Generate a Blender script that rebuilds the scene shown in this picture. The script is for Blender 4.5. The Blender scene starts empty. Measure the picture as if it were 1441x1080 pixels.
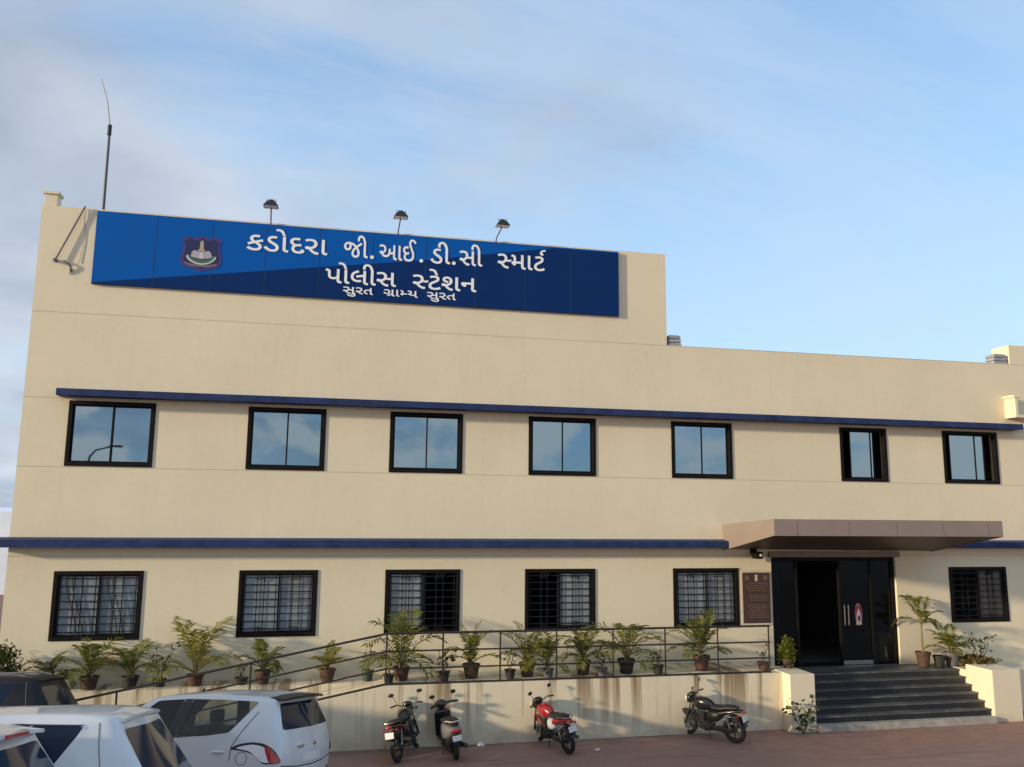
import bpy, bmesh, math, random
from mathutils import Vector, Matrix
from mathutils.bvhtree import BVHTree
R = math.radians
SC = bpy.context.scene
COL = SC.collection

# ------------------------------------------------------------------ camera
cam_d = bpy.data.cameras.new('camera')
cam_d.sensor_width = 36.0
cam_d.lens = 1189.7 / 1441.0 * 36.0
cam_d.clip_start, cam_d.clip_end = 0.1, 5000
cam = bpy.data.objects.new('camera', cam_d)
COL.objects.link(cam)
_y, _p, _r = R(12.425), R(8.768), R(0.550)
_F = Vector((math.sin(_y)*math.cos(_p), math.cos(_y)*math.cos(_p), math.sin(_p)))
_X = Vector((math.cos(_y), -math.sin(_y), 0))
_U = _X.cross(_F)
_X2 = math.cos(_r)*_X + math.sin(_r)*_U
_U2 = math.cos(_r)*_U - math.sin(_r)*_X
cam.matrix_world = Matrix(((_X2.x, _U2.x, -_F.x, 0), (_X2.y, _U2.y, -_F.y, -17.5),
                           (_X2.z, _U2.z, -_F.z, 4.2), (0, 0, 0, 1)))
SC.camera = cam

# ------------------------------------------------------------------ light
SUN_AZ, SUN_EL = R(15), R(11)          # azimuth away from the facade plane, towards the left
sun_dir = Vector((-math.cos(SUN_AZ)*math.cos(SUN_EL), -math.sin(SUN_AZ)*math.cos(SUN_EL), math.sin(SUN_EL)))
sd = bpy.data.lights.new('sun', 'SUN')
sd.energy, sd.angle, sd.color = 3.5, R(2.5), (1.0, 0.82, 0.58)
so = bpy.data.objects.new('sun', sd)
COL.objects.link(so)
so.rotation_euler = sun_dir.to_track_quat('Z', 'Y').to_euler()
so.location = (-20, -10, 12)

W = bpy.data.worlds.new('World')
SC.world = W
W.use_nodes = True
nt = W.node_tree
nt.nodes.clear()
def N(tree, typ, **kw):
    n = tree.nodes.new(typ)
    for k, v in kw.items():
        if k == 'ins':
            for kk, vv in v.items(): n.inputs[kk].default_value = vv
        else: setattr(n, k, v)
    return n
def L(tree, a, b): tree.links.new(a, b)
def mathn(tree, op, a, b=None, clamp=False):
    n = N(tree, 'ShaderNodeMath', operation=op, use_clamp=clamp)
    for i, v in enumerate((a, b)):
        if v is None: continue
        if hasattr(v, 'links'): L(tree, v, n.inputs[i])
        else: n.inputs[i].default_value = v
    return n.outputs[0]
def ramp(tree, fac, pts, interp='LINEAR'):
    n = N(tree, 'ShaderNodeValToRGB')
    n.color_ramp.interpolation = interp
    el = n.color_ramp.elements
    while len(el) < len(pts): el.new(0.5)
    for e, (p, c) in zip(el, pts):
        e.position = p
        e.color = c if len(c) == 4 else (*c, 1)
    L(tree, fac, n.inputs[0])
    return n.outputs[0]
def mixc(tree, fac, a, b, blend='MIX'):
    n = N(tree, 'ShaderNodeMix', data_type='RGBA', blend_type=blend)
    for i, v in ((0, fac), (6, a), (7, b)):
        if hasattr(v, 'links'): L(tree, v, n.inputs[i])
        elif i == 0: n.inputs[0].default_value = v
        else: n.inputs[i].default_value = (*v, 1)
    return n.outputs[2]
out = N(nt, 'ShaderNodeOutputWorld')
bg = N(nt, 'ShaderNodeBackground', ins={'Strength': 0.15})
L(nt, bg.outputs[0], out.inputs[0])
sky = N(nt, 'ShaderNodeTexSky', sky_type='NISHITA', sun_disc=False, sun_elevation=SUN_EL,
        sun_rotation=math.atan2(sun_dir.x, sun_dir.y), altitude=0, air_density=1.0, dust_density=0.6, ozone_density=1.6)
tc = N(nt, 'ShaderNodeTexCoord')
sep = N(nt, 'ShaderNodeSeparateXYZ')
L(nt, tc.outputs['Generated'], sep.inputs[0])
zc = mathn(nt, 'MAXIMUM', sep.outputs[2], 0.0)
zz = mathn(nt, 'ADD', zc, 0.28)
comb = N(nt, 'ShaderNodeCombineXYZ')
L(nt, mathn(nt, 'DIVIDE', sep.outputs[0], zz), comb.inputs[0])
L(nt, mathn(nt, 'DIVIDE', sep.outputs[1], zz), comb.inputs[1])
def noise(tree, vec, scale, detail=6, rough=.55, dist=0.0, off=None, scl=None):
    if off or scl:
        m = N(tree, 'ShaderNodeMapping')
        if off: m.inputs['Location'].default_value = off
        if scl: m.inputs['Scale'].default_value = scl
        L(tree, vec, m.inputs[0])
        vec = m.outputs[0]
    n = N(tree, 'ShaderNodeTexNoise', ins={'Scale': scale, 'Detail': detail, 'Roughness': rough, 'Distortion': dist})
    L(tree, vec, n.inputs['Vector'])
    return n.outputs['Fac']
n1 = noise(nt, comb.outputs[0], 0.8, 8, .55, .5, (3.1, 1.7, 0), (1, 1.2, 1))
n2 = noise(nt, comb.outputs[0], 2.0, 8, .62, .6, (7.3, 2.2, 4.0), (.8, 1.3, 1))
nsum = mathn(nt, 'ADD', mathn(nt, 'MULTIPLY', n1, .65), mathn(nt, 'MULTIPLY', n2, .35))
# more cloud towards the left (west, sun side)
bias = mathn(nt, 'MULTIPLY', sep.outputs[0], -0.34)
cov = mathn(nt, 'ADD', nsum, bias)
cmask = ramp(nt, cov, [(0.42, (0, 0, 0)), (0.60, (1, 1, 1))], 'EASE')
# cumulus heaps low on the side opposite the facade (seen mirrored in the window panes)
n3 = noise(nt, tc.outputs['Generated'], 11.0, 9, .5, .25, (2.9, 0.4, 1.3), (1, 1, 1.7))
low = ramp(nt, zc, [(0.02, (1, 1, 1)), (0.22, (0, 0, 0))])
back = ramp(nt, mathn(nt, 'MULTIPLY', sep.outputs[1], -1.0), [(0.1, (0, 0, 0)), (0.5, (1, 1, 1))])
heap = ramp(nt, mathn(nt, 'ADD', n3, mathn(nt, 'MULTIPLY', low, .20)), [(0.56, (0, 0, 0)), (0.72, (1, 1, 1))], 'EASE')
heap = mathn(nt, 'MULTIPLY', heap, back)
shade = noise(nt, comb.outputs[0], 2.4, 7, .5, .3, (1.1, 5.2, 2.0))
ccol = ramp(nt, shade, [(0.30, (1.75, 1.98, 2.45)), (0.70, (3.4, 3.6, 4.0))])
front = ramp(nt, mathn(nt, 'ADD', mathn(nt, 'MULTIPLY', sep.outputs[1], .5), .5), [(.35, (.12, .12, .12)), (.65, (1, 1, 1))])
hz = mathn(nt, 'MULTIPLY', ramp(nt, zc, [(0.0, (1, 1, 1)), (0.45, (0, 0, 0))]), front)
skyc = mixc(nt, 1.0, sky.outputs[0], (1.6, 1.5, 1.4), 'MULTIPLY')
skyc = mixc(nt, .55, skyc, (1.45, 2.65, 4.55))
skyc = mixc(nt, mathn(nt, 'MULTIPLY', hz, .75), skyc, (2.65, 4.0, 5.2))
veil = ramp(nt, noise(nt, comb.outputs[0], .9, 7, .6, .8, (5.5, 8.1, 2.0), (.7, 1.5, 1)), [(.34, (0, 0, 0)), (.62, (1, 1, 1))], 'EASE')
skyc = mixc(nt, mathn(nt, 'MULTIPLY', veil, .50), skyc, (2.95, 3.55, 4.3))
c1 = mixc(nt, mathn(nt, 'MULTIPLY', cmask, .80), skyc, ccol)
c2 = mixc(nt, mathn(nt, 'MULTIPLY', heap, .85), c1, (5.6, 5.0, 4.4))
L(nt, c2, bg.inputs[0])

SC.view_settings.view_transform = 'Standard'
SC.view_settings.look = 'None'
SC.view_settings.exposure = 0.48
SC.view_settings.gamma = 1.0

# ------------------------------------------------------------------ materials
def newmat(name):
    m = bpy.data.materials.new(name)
    m.use_nodes = True
    t = m.node_tree
    t.nodes.clear()
    o = N(t, 'ShaderNodeOutputMaterial')
    b = N(t, 'ShaderNodeBsdfPrincipled')
    L(t, b.outputs[0], o.inputs[0])
    return m, t, b
def bumpy(t, b, h, strength=.2, dist=.02):
    n = N(t, 'ShaderNodeBump', ins={'Strength': strength, 'Distance': dist})
    L(t, h, n.inputs['Height'])
    L(t, n.outputs[0], b.inputs['Normal'])
def simple(name, col, rough=.6, metal=0.0, var=.12, scale=6.0, coat=0.0, bump=0.0, spec=None, bscale=None):
    m, t, b = newmat(name)
    c = N(t, 'ShaderNodeTexCoord')
    f = noise(t, c.outputs['Object'], scale, 5, .6)
    dk = tuple(max(0, x*(1-var)) for x in col)
    lt = tuple(min(1, x*(1+var)) for x in col)
    L(t, ramp(t, f, [(.3, dk), (.7, lt)]), b.inputs['Base Color'])
    b.inputs['Roughness'].default_value = rough
    b.inputs['Metallic'].default_value = metal
    if coat: b.inputs['Coat Weight'].default_value = coat
    if spec is not None: b.inputs['Specular IOR Level'].default_value = spec
    if bump: bumpy(t, b, noise(t, c.outputs['Object'], bscale or scale*8, 4, .6), bump, .01)
    return m
def stucco(name, col, grooves=(), stains=0.0, fold=None, streaks=None, splash=None):
    m, t, b = newmat(name)
    g = N(t, 'ShaderNodeNewGeometry')
    pos = g.outputs['Position']
    s = N(t, 'ShaderNodeSeparateXYZ')
    L(t, pos, s.inputs[0])
    f = noise(t, pos, .55, 6, .6)
    f2 = noise(t, pos, 9.0, 4, .65)
    c = ramp(t, f, [(.3, tuple(x*.93 for x in col)), (.7, tuple(min(1, x*1.05) for x in col))])
    c = mixc(t, .25, c, ramp(t, f2, [(.25, tuple(x*.86 for x in col)), (.75, tuple(min(1, x*1.08) for x in col))]))
    # rain runs
    r = noise(t, pos, 1.0, 5, .6, 0, None, (5.0, 5.0, .35))
    rr = ramp(t, r, [(.52, (0, 0, 0)), (.78, (1, 1, 1))])
    c = mixc(t, mathn(t, 'MULTIPLY', rr, stains), c, tuple(x*k for x, k in zip(col, (.62, .58, .52))))
    if streaks:
        z0, z1, amt = streaks
        hgt = N(t, 'ShaderNodeMapRange', ins={1: z0, 2: z1, 3: 0.0, 4: 1.0})
        L(t, s.outputs[2], hgt.inputs[0])
        k = noise(t, pos, 1.0, 4, .7, 0, (3.3, 0, 0), (3.4, .4, .16))
        big = noise(t, pos, .5, 2, .5, 0, (9.0, 0, 0), (1.0, .1, .1))
        kk = ramp(t, mathn(t, 'ADD', k, mathn(t, 'MULTIPLY', mathn(t, 'SUBTRACT', big, .5), .5)), [(.50, (0, 0, 0)), (.62, (1, 1, 1))])
        wt = mathn(t, 'MULTIPLY', mathn(t, 'MULTIPLY', kk, mathn(t, 'POWER', hgt.outputs[0], .7)), amt)
        c = mixc(t, wt, c, (.20, .105, .045))
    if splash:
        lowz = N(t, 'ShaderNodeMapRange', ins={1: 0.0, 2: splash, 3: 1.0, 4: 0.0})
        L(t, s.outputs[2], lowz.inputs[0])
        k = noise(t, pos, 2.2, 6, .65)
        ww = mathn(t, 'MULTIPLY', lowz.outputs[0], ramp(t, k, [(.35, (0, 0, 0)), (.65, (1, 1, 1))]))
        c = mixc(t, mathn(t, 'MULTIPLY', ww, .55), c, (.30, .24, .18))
    hgt = f2
    for gz in grooves:
        d = mathn(t, 'ABSOLUTE', mathn(t, 'SUBTRACT', s.outputs[2], gz))
        line = ramp(t, d, [(.004, (1, 1, 1)), (.014, (0, 0, 0))])
        c = mixc(t, mathn(t, 'MULTIPLY', line, .42), c, tuple(x*.35 for x in col))
    L(t, c, b.inputs['Base Color'])
    b.inputs['Roughness'].default_value = .88
    b.inputs['Specular IOR Level'].default_value = .25
    bumpy(t, b, noise(t, pos, 55.0, 4, .6), .25, .012)
    return m

CREAM = (.75, .66, .475)
M = {}
M['wall'] = stucco('cream_stucco', CREAM, grooves=(7.98, 6.31, 5.0, 3.34), stains=.09)
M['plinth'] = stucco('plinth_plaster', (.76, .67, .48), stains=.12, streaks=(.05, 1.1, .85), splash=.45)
M['block'] = stucco('pale_plaster', (.78, .69, .50), stains=.14, splash=.2)
M['band'] = simple('navy_paint', (.020, .036, .105), .6, var=.35, scale=3, spec=.2)
M['bandside'] = M['band']
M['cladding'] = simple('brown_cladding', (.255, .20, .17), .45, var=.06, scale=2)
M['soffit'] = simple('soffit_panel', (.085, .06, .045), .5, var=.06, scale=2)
M['header'] = simple('brown_header', (.20, .14, .10), .45, var=.1)
M['frame'] = simple('bronze_frame', (.009, .008, .007), .6, var=.2, spec=.12)
M['grille'] = simple('grille_paint', (.012, .015, .022), .6, var=.2, spec=.15)
M['stone'] = simple('black_granite', (.022, .024, .026), .4, var=.5, scale=22)
m_, t_, b_ = newmat('worn_granite_tread')
g_ = N(t_, 'ShaderNodeNewGeometry')
n_ = noise(t_, g_.outputs['Position'], 2.6, 7, .72, .4)
n2_ = noise(t_, g_.outputs['Position'], 26, 4, .6)
c_ = ramp(t_, n2_, [(.3, (.055, .058, .060)), (.7, (.10, .102, .10))])
c_ = mixc(t_, ramp(t_, n_, [(.50, (0, 0, 0)), (.72, (.75, .75, .75))]), c_, (.24, .225, .20))
L(t_, c_, b_.inputs['Base Color'])
b_.inputs['Roughness'].default_value = .55
M['stonetop'] = m_
M['concrete'] = simple('concrete_step', (.36, .33, .28), .8, var=.25, scale=7, bump=.2)
M['room'] = simple('interior_paint', (.09, .08, .07), .9)
M['roof'] = simple('roof_slab', (.14, .13, .12), .9)
M['grey'] = simple('grey_vent', (.30, .31, .33), .6, var=.3, scale=14)
M['rail'] = simple('railing_paint', (.022, .017, .014), .45, var=.3, scale=9)
M['signblue'] = simple('sign_blue', (.003, .098, .40), .6, var=.05, scale=1.0, spec=.08)
M['signnavy'] = simple('sign_navy', (.004, .030, .130), .6, var=.05, scale=1.0, spec=.08)
M['seam'] = simple('panel_seam', (.004, .03, .11), .6)
M['letter'] = simple('letter_white', (.86, .87, .86), .5, var=.03)
M['black'] = simple('black_plastic', (.014, .014, .015), .45, var=.2, scale=12)
M['rubber'] = simple('tyre_rubber', (.022, .020, .018), .85, var=.3, scale=12)
M['steel'] = simple('steel', (.40, .39, .38), .32, metal=1.0, var=.15)
M['alloy'] = simple('dull_alloy', (.24, .22, .20), .45, metal=.8, var=.2)
M['dkmetal'] = simple('dark_metal', (.05, .048, .045), .45, metal=.5, var=.25)
M['mast'] = simple('mast_grey', (.10, .10, .11), .5, metal=.4)
M['pot'] = simple('brown_pot', (.075, .036, .024), .75, var=.35, scale=10)
M['potdark'] = simple('black_pot', (.022, .018, .016), .7, var=.3, scale=10)
M['potgrey'] = simple('grey_pot', (.11, .10, .10), .75, var=.3, scale=10)
M['potgreen'] = simple('green_pot', (.035, .06, .035), .6, var=.3, scale=10)
M['soil'] = simple('soil', (.05, .035, .022), .95, var=.4, scale=30)
M['stem'] = simple('palm_stem', (.17, .14, .05), .8, var=.35, scale=20)
M['bark'] = simple('bark', (.11, .085, .055), .9, var=.35, scale=20)
M['plaque'] = simple('plaque_granite', (.055, .030, .020), .4, var=.35, scale=20)
M['plaquetext'] = simple('plaque_lettering', (.155, .095, .065), .6)
M['plaqueedge'] = simple('plaque_border', (.62, .53, .40), .7)
M['cardboard'] = simple('tan_laminate', (.70, .44, .17), .6, var=.15, scale=5)
M['redlamp'] = simple('red_lens', (.40, .012, .02), .15, coat=.6, var=.1)
M['clearlamp'] = simple('clear_lens', (.80, .80, .80), .12, coat=.6, var=.1)
M['redpaint'] = simple('red_paint', (.26, .012, .016), .3, coat=.5, var=.12)
M['maroonpaint'] = simple('maroon_paint', (.10, .014, .016), .3, coat=.5, var=.12)
M['blackpaint'] = simple('black_paint', (.012, .012, .014), .25, coat=.5, var=.15)
M['silverpaint'] = simple('silver_paint', (.46, .46, .47), .35, coat=.4, var=.08)
M['greypaint'] = simple('grey_paint', (.16, .155, .16), .35, coat=.4, var=.1)
M['plate'] = simple('number_plate', (.74, .72, .68), .5, var=.06)
M['seatvinyl'] = simple('seat_vinyl', (.018, .015, .016), .55, var=.2)
M['cloth'] = simple('car_seat', (.11, .105, .10), .9, var=.2)
M['clothpale'] = simple('pale_seat_cover', (.42, .42, .42), .9, var=.1)
M['pale'] = simple('pale_render', (.80, .86, .95), .9, var=.08, scale=1)  # pale sky put into the colour of the far backdrop

def leafmat(name, c0, c1, trans=.35):
    m = bpy.data.materials.new(name)
    m.use_nodes = True
    t = m.node_tree
    t.nodes.clear()
    o = N(t, 'ShaderNodeOutputMaterial')
    c = N(t, 'ShaderNodeTexCoord')
    f = noise(t, c.outputs['Object'], 5.0, 4, .6)
    col = ramp(t, f, [(.3, c0), (.7, c1)])
    b = N(t, 'ShaderNodeBsdfPrincipled', ins={'Roughness': .5, 'Specular IOR Level': .3})
    L(t, col, b.inputs['Base Color'])
    tr = N(t, 'ShaderNodeBsdfTranslucent')
    L(t, col, tr.inputs[0])
    mx = N(t, 'ShaderNodeMixShader', ins={0: trans})
    L(t, b.outputs[0], mx.inputs[1])
    L(t, tr.outputs[0], mx.inputs[2])
    L(t, mx.outputs[0], o.inputs[0])
    return m
M['palm'] = leafmat('palm_leaf', (.075, .09, .012), (.19, .20, .03))
M['palmyellow'] = leafmat('yellow_palm_leaf', (.13, .13, .015), (.27, .255, .035))
M['palmdark'] = leafmat('dark_palm_leaf', (.05, .06, .012), (.12, .125, .022))
M['leaf'] = leafmat('shrub_leaf', (.022, .035, .012), (.075, .10, .022))
M['leafdry'] = leafmat('dry_leaf', (.085, .06, .02), (.19, .14, .05))

def mirror_glass(name, tint, rough=.015, clear=0.0, base=(.01, .012, .015)):
    m, t, b = newmat(name)
    b.inputs['Base Color'].default_value = (*tint, 1)
    b.inputs['Metallic'].default_value = 1.0
    b.inputs['Roughness'].default_value = rough
    c = N(t, 'ShaderNodeTexCoord')
    bumpy(t, b, noise(t, c.outputs['Object'], 1.3, 2, .5), .05, .02)
    return m
M['mirror'] = mirror_glass('reflective_window_glass', (.195, .29, .375))
def tint_glass(name, tint, refl=.9, f0=1.5, back=.0):
    m = bpy.data.materials.new(name)
    m.use_nodes = True
    t = m.node_tree
    t.nodes.clear()
    o = N(t, 'ShaderNodeOutputMaterial')
    tr = N(t, 'ShaderNodeBsdfTransparent', ins={0: (*tint, 1)})
    gl = N(t, 'ShaderNodeBsdfGlossy', ins={0: refl if isinstance(refl, tuple) else (refl, refl, refl, 1), 1: .02})
    fr = N(t, 'ShaderNodeFresnel', ins={0: f0})
    mx = N(t, 'ShaderNodeMixShader')
    L(t, fr.outputs[0], mx.inputs[0])
    L(t, tr.outputs[0], mx.inputs[1])
    L(t, gl.outputs[0], mx.inputs[2])
    L(t, mx.outputs[0], o.inputs[0])
    return m
M['carglass'] = tint_glass('car_glass', (.58, .62, .61), 1.0, 1.5)
M['cardark'] = simple('dark_car_glass', (.010, .019, .040), .08, var=.1, spec=.22)
M['doorglass'] = tint_glass('door_glass', (.45, .48, .50), (.55, .8, 1.0, 1), 1.42)
def panemat(name, col):
    m, t, b = newmat(name)
    c = N(t, 'ShaderNodeTexCoord')
    f = noise(t, c.outputs['Object'], 2.2, 4, .6, .3)
    L(t, ramp(t, f, [(.3, tuple(x*.82 for x in col)), (.7, tuple(min(1, x*1.1) for x in col))]), b.inputs['Base Color'])
    b.inputs['Roughness'].default_value = .12
    b.inputs['Specular IOR Level'].default_value = .9
    b.inputs['Coat Weight'].default_value = .6
    return m
M['film'] = panemat('filmed_window_glass', (.23, .265, .285))  # opaque pane with a mottled pale grey-blue base colour
M['filmdim'] = panemat('dim_window_glass', (.05, .055, .05))  # darker copy of the pane, shade put into its colour
def carpaint(name, col):
    m = bpy.data.materials.new(name)
    m.use_nodes = True
    t = m.node_tree
    t.nodes.clear()
    o = N(t, 'ShaderNodeOutputMaterial')
    b = N(t, 'ShaderNodeBsdfPrincipled', ins={'Roughness': .35, 'Coat Weight': .7, 'Coat Roughness': .06})
    c = N(t, 'ShaderNodeTexCoord')
    f = noise(t, c.outputs['Object'], 3.0, 5, .6)
    L(t, ramp(t, f, [(.3, tuple(x*.95 for x in col)), (.7, col)]), b.inputs['Base Color'])
    d = N(t, 'ShaderNodeBsdfDiffuse', ins={0: (.02, .02, .02, 1)})
    g = N(t, 'ShaderNodeNewGeometry')
    mx = N(t, 'ShaderNodeMixShader')
    L(t, g.outputs['Backfacing'], mx.inputs[0])      # the dark lining inside the shell
    L(t, b.outputs[0], mx.inputs[1])
    L(t, d.outputs[0], mx.inputs[2])
    L(t, mx.outputs[0], o.inputs[0])
    return m
M['carwhite'] = carpaint('white_car_paint', (.64, .66, .67))
M['cardkblue'] = simple('dark_car_paint', (.016, .016, .020), .5, var=.2, spec=.25)

# ------------------------------------------------------------------ mesh helpers
class MB:
    def __init__(s): s.v, s.f, s.m = [], [], []
    def add(s, vs, fs, mi=0):
        o = len(s.v)
        s.v += [tuple(x) for x in vs]
        s.f += [tuple(i+o for i in f) for f in fs]
        s.m += [mi]*len(fs)
        return s
    def box(s, x0, x1, y0, y1, z0, z1, mi=0):
        v = [(x0,y0,z0),(x1,y0,z0),(x1,y1,z0),(x0,y1,z0),(x0,y0,z1),(x1,y0,z1),(x1,y1,z1),(x0,y1,z1)]
        return s.add(v, [(0,3,2,1),(4,5,6,7),(0,1,5,4),(1,2,6,5),(2,3,7,6),(3,0,4,7)], mi)
    def hexa(s, v, mi=0):
        return s.add(v, [(0,3,2,1),(4,5,6,7),(0,1,5,4),(1,2,6,5),(2,3,7,6),(3,0,4,7)], mi)
    def tube(s, pts, r, n=8, mi=0, cap=True, closed=False):
        pts = [Vector(p) for p in pts]
        rs = r if isinstance(r, (list, tuple)) else [r]*len(pts)
        vs, fs = [], []
        up = None
        m = len(pts)
        for i, p in enumerate(pts):
            if closed: d = pts[(i+1) % m]-pts[i-1]
            else: d = pts[min(i+1, m-1)]-pts[max(i-1, 0)]
            d.normalize()
            if up is None:
                a = Vector((0,0,1)) if abs(d.z) < .9 else Vector((1,0,0))
                up = d.cross(a).normalized()
            else:
                up = (up-d*up.dot(d))
                if up.length < 1e-6: up = d.orthogonal()
                up.normalize()
            w = d.cross(up)
            for k in range(n):
                t = 2*math.pi*k/n
                vs.append(p+(up*math.cos(t)+w*math.sin(t))*rs[i])
        for i in range(m if closed else m-1):
            j = (i+1) % m
            for k in range(n):
                q = (k+1) % n
                fs.append((i*n+k, i*n+q, j*n+q, j*n+k))
        if cap and not closed:
            fs.append(tuple(range(n-1, -1, -1)))
            fs.append(tuple((m-1)*n+k for k in range(n)))
        return s.add(vs, fs, mi)
    def cyl(s, a, b, r0, r1=None, n=12, mi=0):
        return s.tube([a, b], [r0, r0 if r1 is None else r1], n, mi)
    def ell(s, c, r, rot=None, nu=14, nv=9, mi=0):
        vs, fs = [], []
        rm = rot or Matrix.Identity(3)
        for i in range(nv+1):
            p = math.pi*i/nv
            for k in range(nu):
                t = 2*math.pi*k/nu
                q = rm @ Vector((r[0]*math.sin(p)*math.cos(t), r[1]*math.sin(p)*math.sin(t), r[2]*math.cos(p)))
                vs.append(Vector(c)+q)
        for i in range(nv):
            for k in range(nu):
                q = (k+1) % nu
                fs.append((i*nu+k, (i+1)*nu+k, (i+1)*nu+q, i*nu+q))
        return s.add(vs, fs, mi)
    def ring(s, c, axis, Rr, r, n=28, m=8, mi=0, sy=1.0):
        ax = Vector(axis).normalized()
        u = ax.orthogonal().normalized()
        w = ax.cross(u)
        vs, fs = [], []
        for i in range(n):
            t = 2*math.pi*i/n
            d = u*math.cos(t)+w*math.sin(t)
            for k in range(m):
                q = 2*math.pi*k/m
                vs.append(Vector(c)+d*(Rr+r*math.cos(q))+ax*(r*sy*math.sin(q)))
        for i in range(n):
            for k in range(m):
                fs.append((i*m+k, ((i+1) % n)*m+k, ((i+1) % n)*m+(k+1) % m, i*m+(k+1) % m))
        return s.add(vs, fs, mi)
    def lathe(s, c, prof, n=18, mi=0):
        vs, fs = [], []
        for (r, z) in prof:
            for k in range(n):
                t = 2*math.pi*k/n
                vs.append((c[0]+r*math.cos(t), c[1]+r*math.sin(t), c[2]+z))
        for i in range(len(prof)-1):
            for k in range(n):
                q = (k+1) % n
                fs.append((i*n+k, i*n+q, (i+1)*n+q, (i+1)*n+k))
        fs.append(tuple(range(n-1, -1, -1)))
        fs.append(tuple((len(prof)-1)*n+k for k in range(n)))
        return s.add(vs, fs, mi)
    def prism(s, poly, axis, a, b, mi=0):
        """poly of 2D points swept along axis ('x': poly=(y,z), 'y': poly=(x,z), 'z': poly=(x,y)) from a to b"""
        def P(p, t):
            return {'x': (t, p[0], p[1]), 'y': (p[0], t, p[1]), 'z': (p[0], p[1], t)}[axis]
        n = len(poly)
        vs = [P(p, a) for p in poly]+[P(p, b) for p in poly]
        fs = [tuple(range(n)), tuple(range(2*n-1, n-1, -1))]+[(i, i+n, (i+1) % n+n, (i+1) % n) for i in range(n)]
        return s.add(vs, fs, mi)
    def build(s, name, mats, parent=None, smooth=False, bevel=0.0, bseg=2, loc=None):
        me = bpy.data.meshes.new(name)
        me.from_pydata(s.v, [], s.f)
        for mt in (mats if isinstance(mats, (list, tuple)) else [mats]): me.materials.append(mt)
        me.polygons.foreach_set('material_index', s.m)
        bm = bmesh.new()
        bm.from_mesh(me)
        bmesh.ops.recalc_face_normals(bm, faces=bm.faces)
        if bevel:
            ed = [e for e in bm.edges if len(e.link_faces) == 2 and e.calc_face_angle(0) > .5]
            bmesh.ops.bevel(bm, geom=ed, offset=bevel, segments=bseg, profile=.7, affect='EDGES', clamp_overlap=True)
        bm.to_mesh(me)
        bm.free()
        if smooth:
            me.polygons.foreach_set('use_smooth', [True]*len(me.polygons))
            try: me.set_sharp_from_angle(angle=R(42))
            except Exception: pass
        return link(name, me, parent, loc)
def link(name, me, parent=None, loc=None):
    o = bpy.data.objects.new(name, me)
    COL.objects.link(o)
    if parent: o.parent = parent
    if loc: o.location = loc
    return o
def tag(o, label=None, cat=None, group=None, kind=None):
    for k, v in (('label', label), ('category', cat), ('group', group), ('kind', kind)):
        if v: o[k] = v
    return o
def thing(name, label, cat, loc=(0,0,0), rz=0, group=None, lean=None):
    o = bpy.data.objects.new(name, None)
    COL.objects.link(o)
    o.empty_display_size = .3
    o.location = loc
    o.rotation_euler = (lean or 0, 0, rz)
    return tag(o, label, cat, group)
def copy_tree(o, parent=None):
    c = o.copy()
    COL.objects.link(c)
    if parent: c.parent = parent
    for ch in o.children: copy_tree(ch, c)
    return c

# ------------------------------------------------------------------ setting
gm, t, b = newmat('red_paving')
g = N(t, 'ShaderNodeNewGeometry')
pos = g.outputs['Position']
br = N(t, 'ShaderNodeTexBrick', ins={'Scale': 4.0, 'Mortar Size': .012, 'Mortar Smooth': .3, 'Brick Width': .5, 'Row Height': .25,
       'Color1': (.37, .185, .13, 1), 'Color2': (.30, .16, .118, 1), 'Mortar': (.17, .115, .09, 1)})
L(t, pos, br.inputs[0])
f = noise(t, pos, .35, 7, .65)
c = mixc(t, ramp(t, f, [(.35, (0, 0, 0)), (.7, (.75, .75, .75))]), br.outputs[0], (.245, .16, .122))
f3 = noise(t, pos, 2.3, 6, .7)
c = mixc(t, ramp(t, f3, [(.45, (0, 0, 0)), (.75, (.55, .55, .55))]), c, (.40, .255, .19))
sy = N(t, 'ShaderNodeSeparateXYZ'); L(t, pos, sy.inputs[0])
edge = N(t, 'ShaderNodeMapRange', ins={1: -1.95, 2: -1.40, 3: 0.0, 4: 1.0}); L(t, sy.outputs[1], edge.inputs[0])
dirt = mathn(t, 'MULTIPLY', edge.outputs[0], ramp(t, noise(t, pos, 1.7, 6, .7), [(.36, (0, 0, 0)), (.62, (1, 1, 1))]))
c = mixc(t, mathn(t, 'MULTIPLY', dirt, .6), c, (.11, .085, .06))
tyre = noise(t, pos, 1.0, 5, .6, 0, (4.0, 0, 0), (.22, 3.2, 1))
c = mixc(t, ramp(t, tyre, [(.56, (0, 0, 0)), (.72, (.55, .55, .55))]), c, (.10, .075, .065))
L(t, c, b.inputs['Base Color'])
b.inputs['Roughness'].default_value = .85
bumpy(t, b, mathn(t, 'ADD', br.outputs[1], noise(t, pos, 30, 4, .6)), .3, .01)
SLOPE, T0, T1 = .15, -2.7, -13.5        # the forecourt climbs away from the building towards the road
def ground_z(y):
    z = lambda q: SLOPE*(q-.45*(1-math.exp(-max(q, 0)/.45)))
    return z(min(max(T0-y, 0), T0-T1))
ys = [1500, 60, 0, T0+.01]+[T0-.15*i for i in range(1, 12)]+[-5.0, -6.5, -8.0, -10.0, -12.0, T1, T1-.01, -40, -1500]
vs, fs = [], []
for y in ys: vs += [(-1500, y, ground_z(y)), (1500, y, ground_z(y))]
for i in range(len(ys)-1): fs.append((2*i, 2*i+2, 2*i+3, 2*i+1))
tag(MB().add(vs, fs).build('ground', gm), kind='structure')

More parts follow.
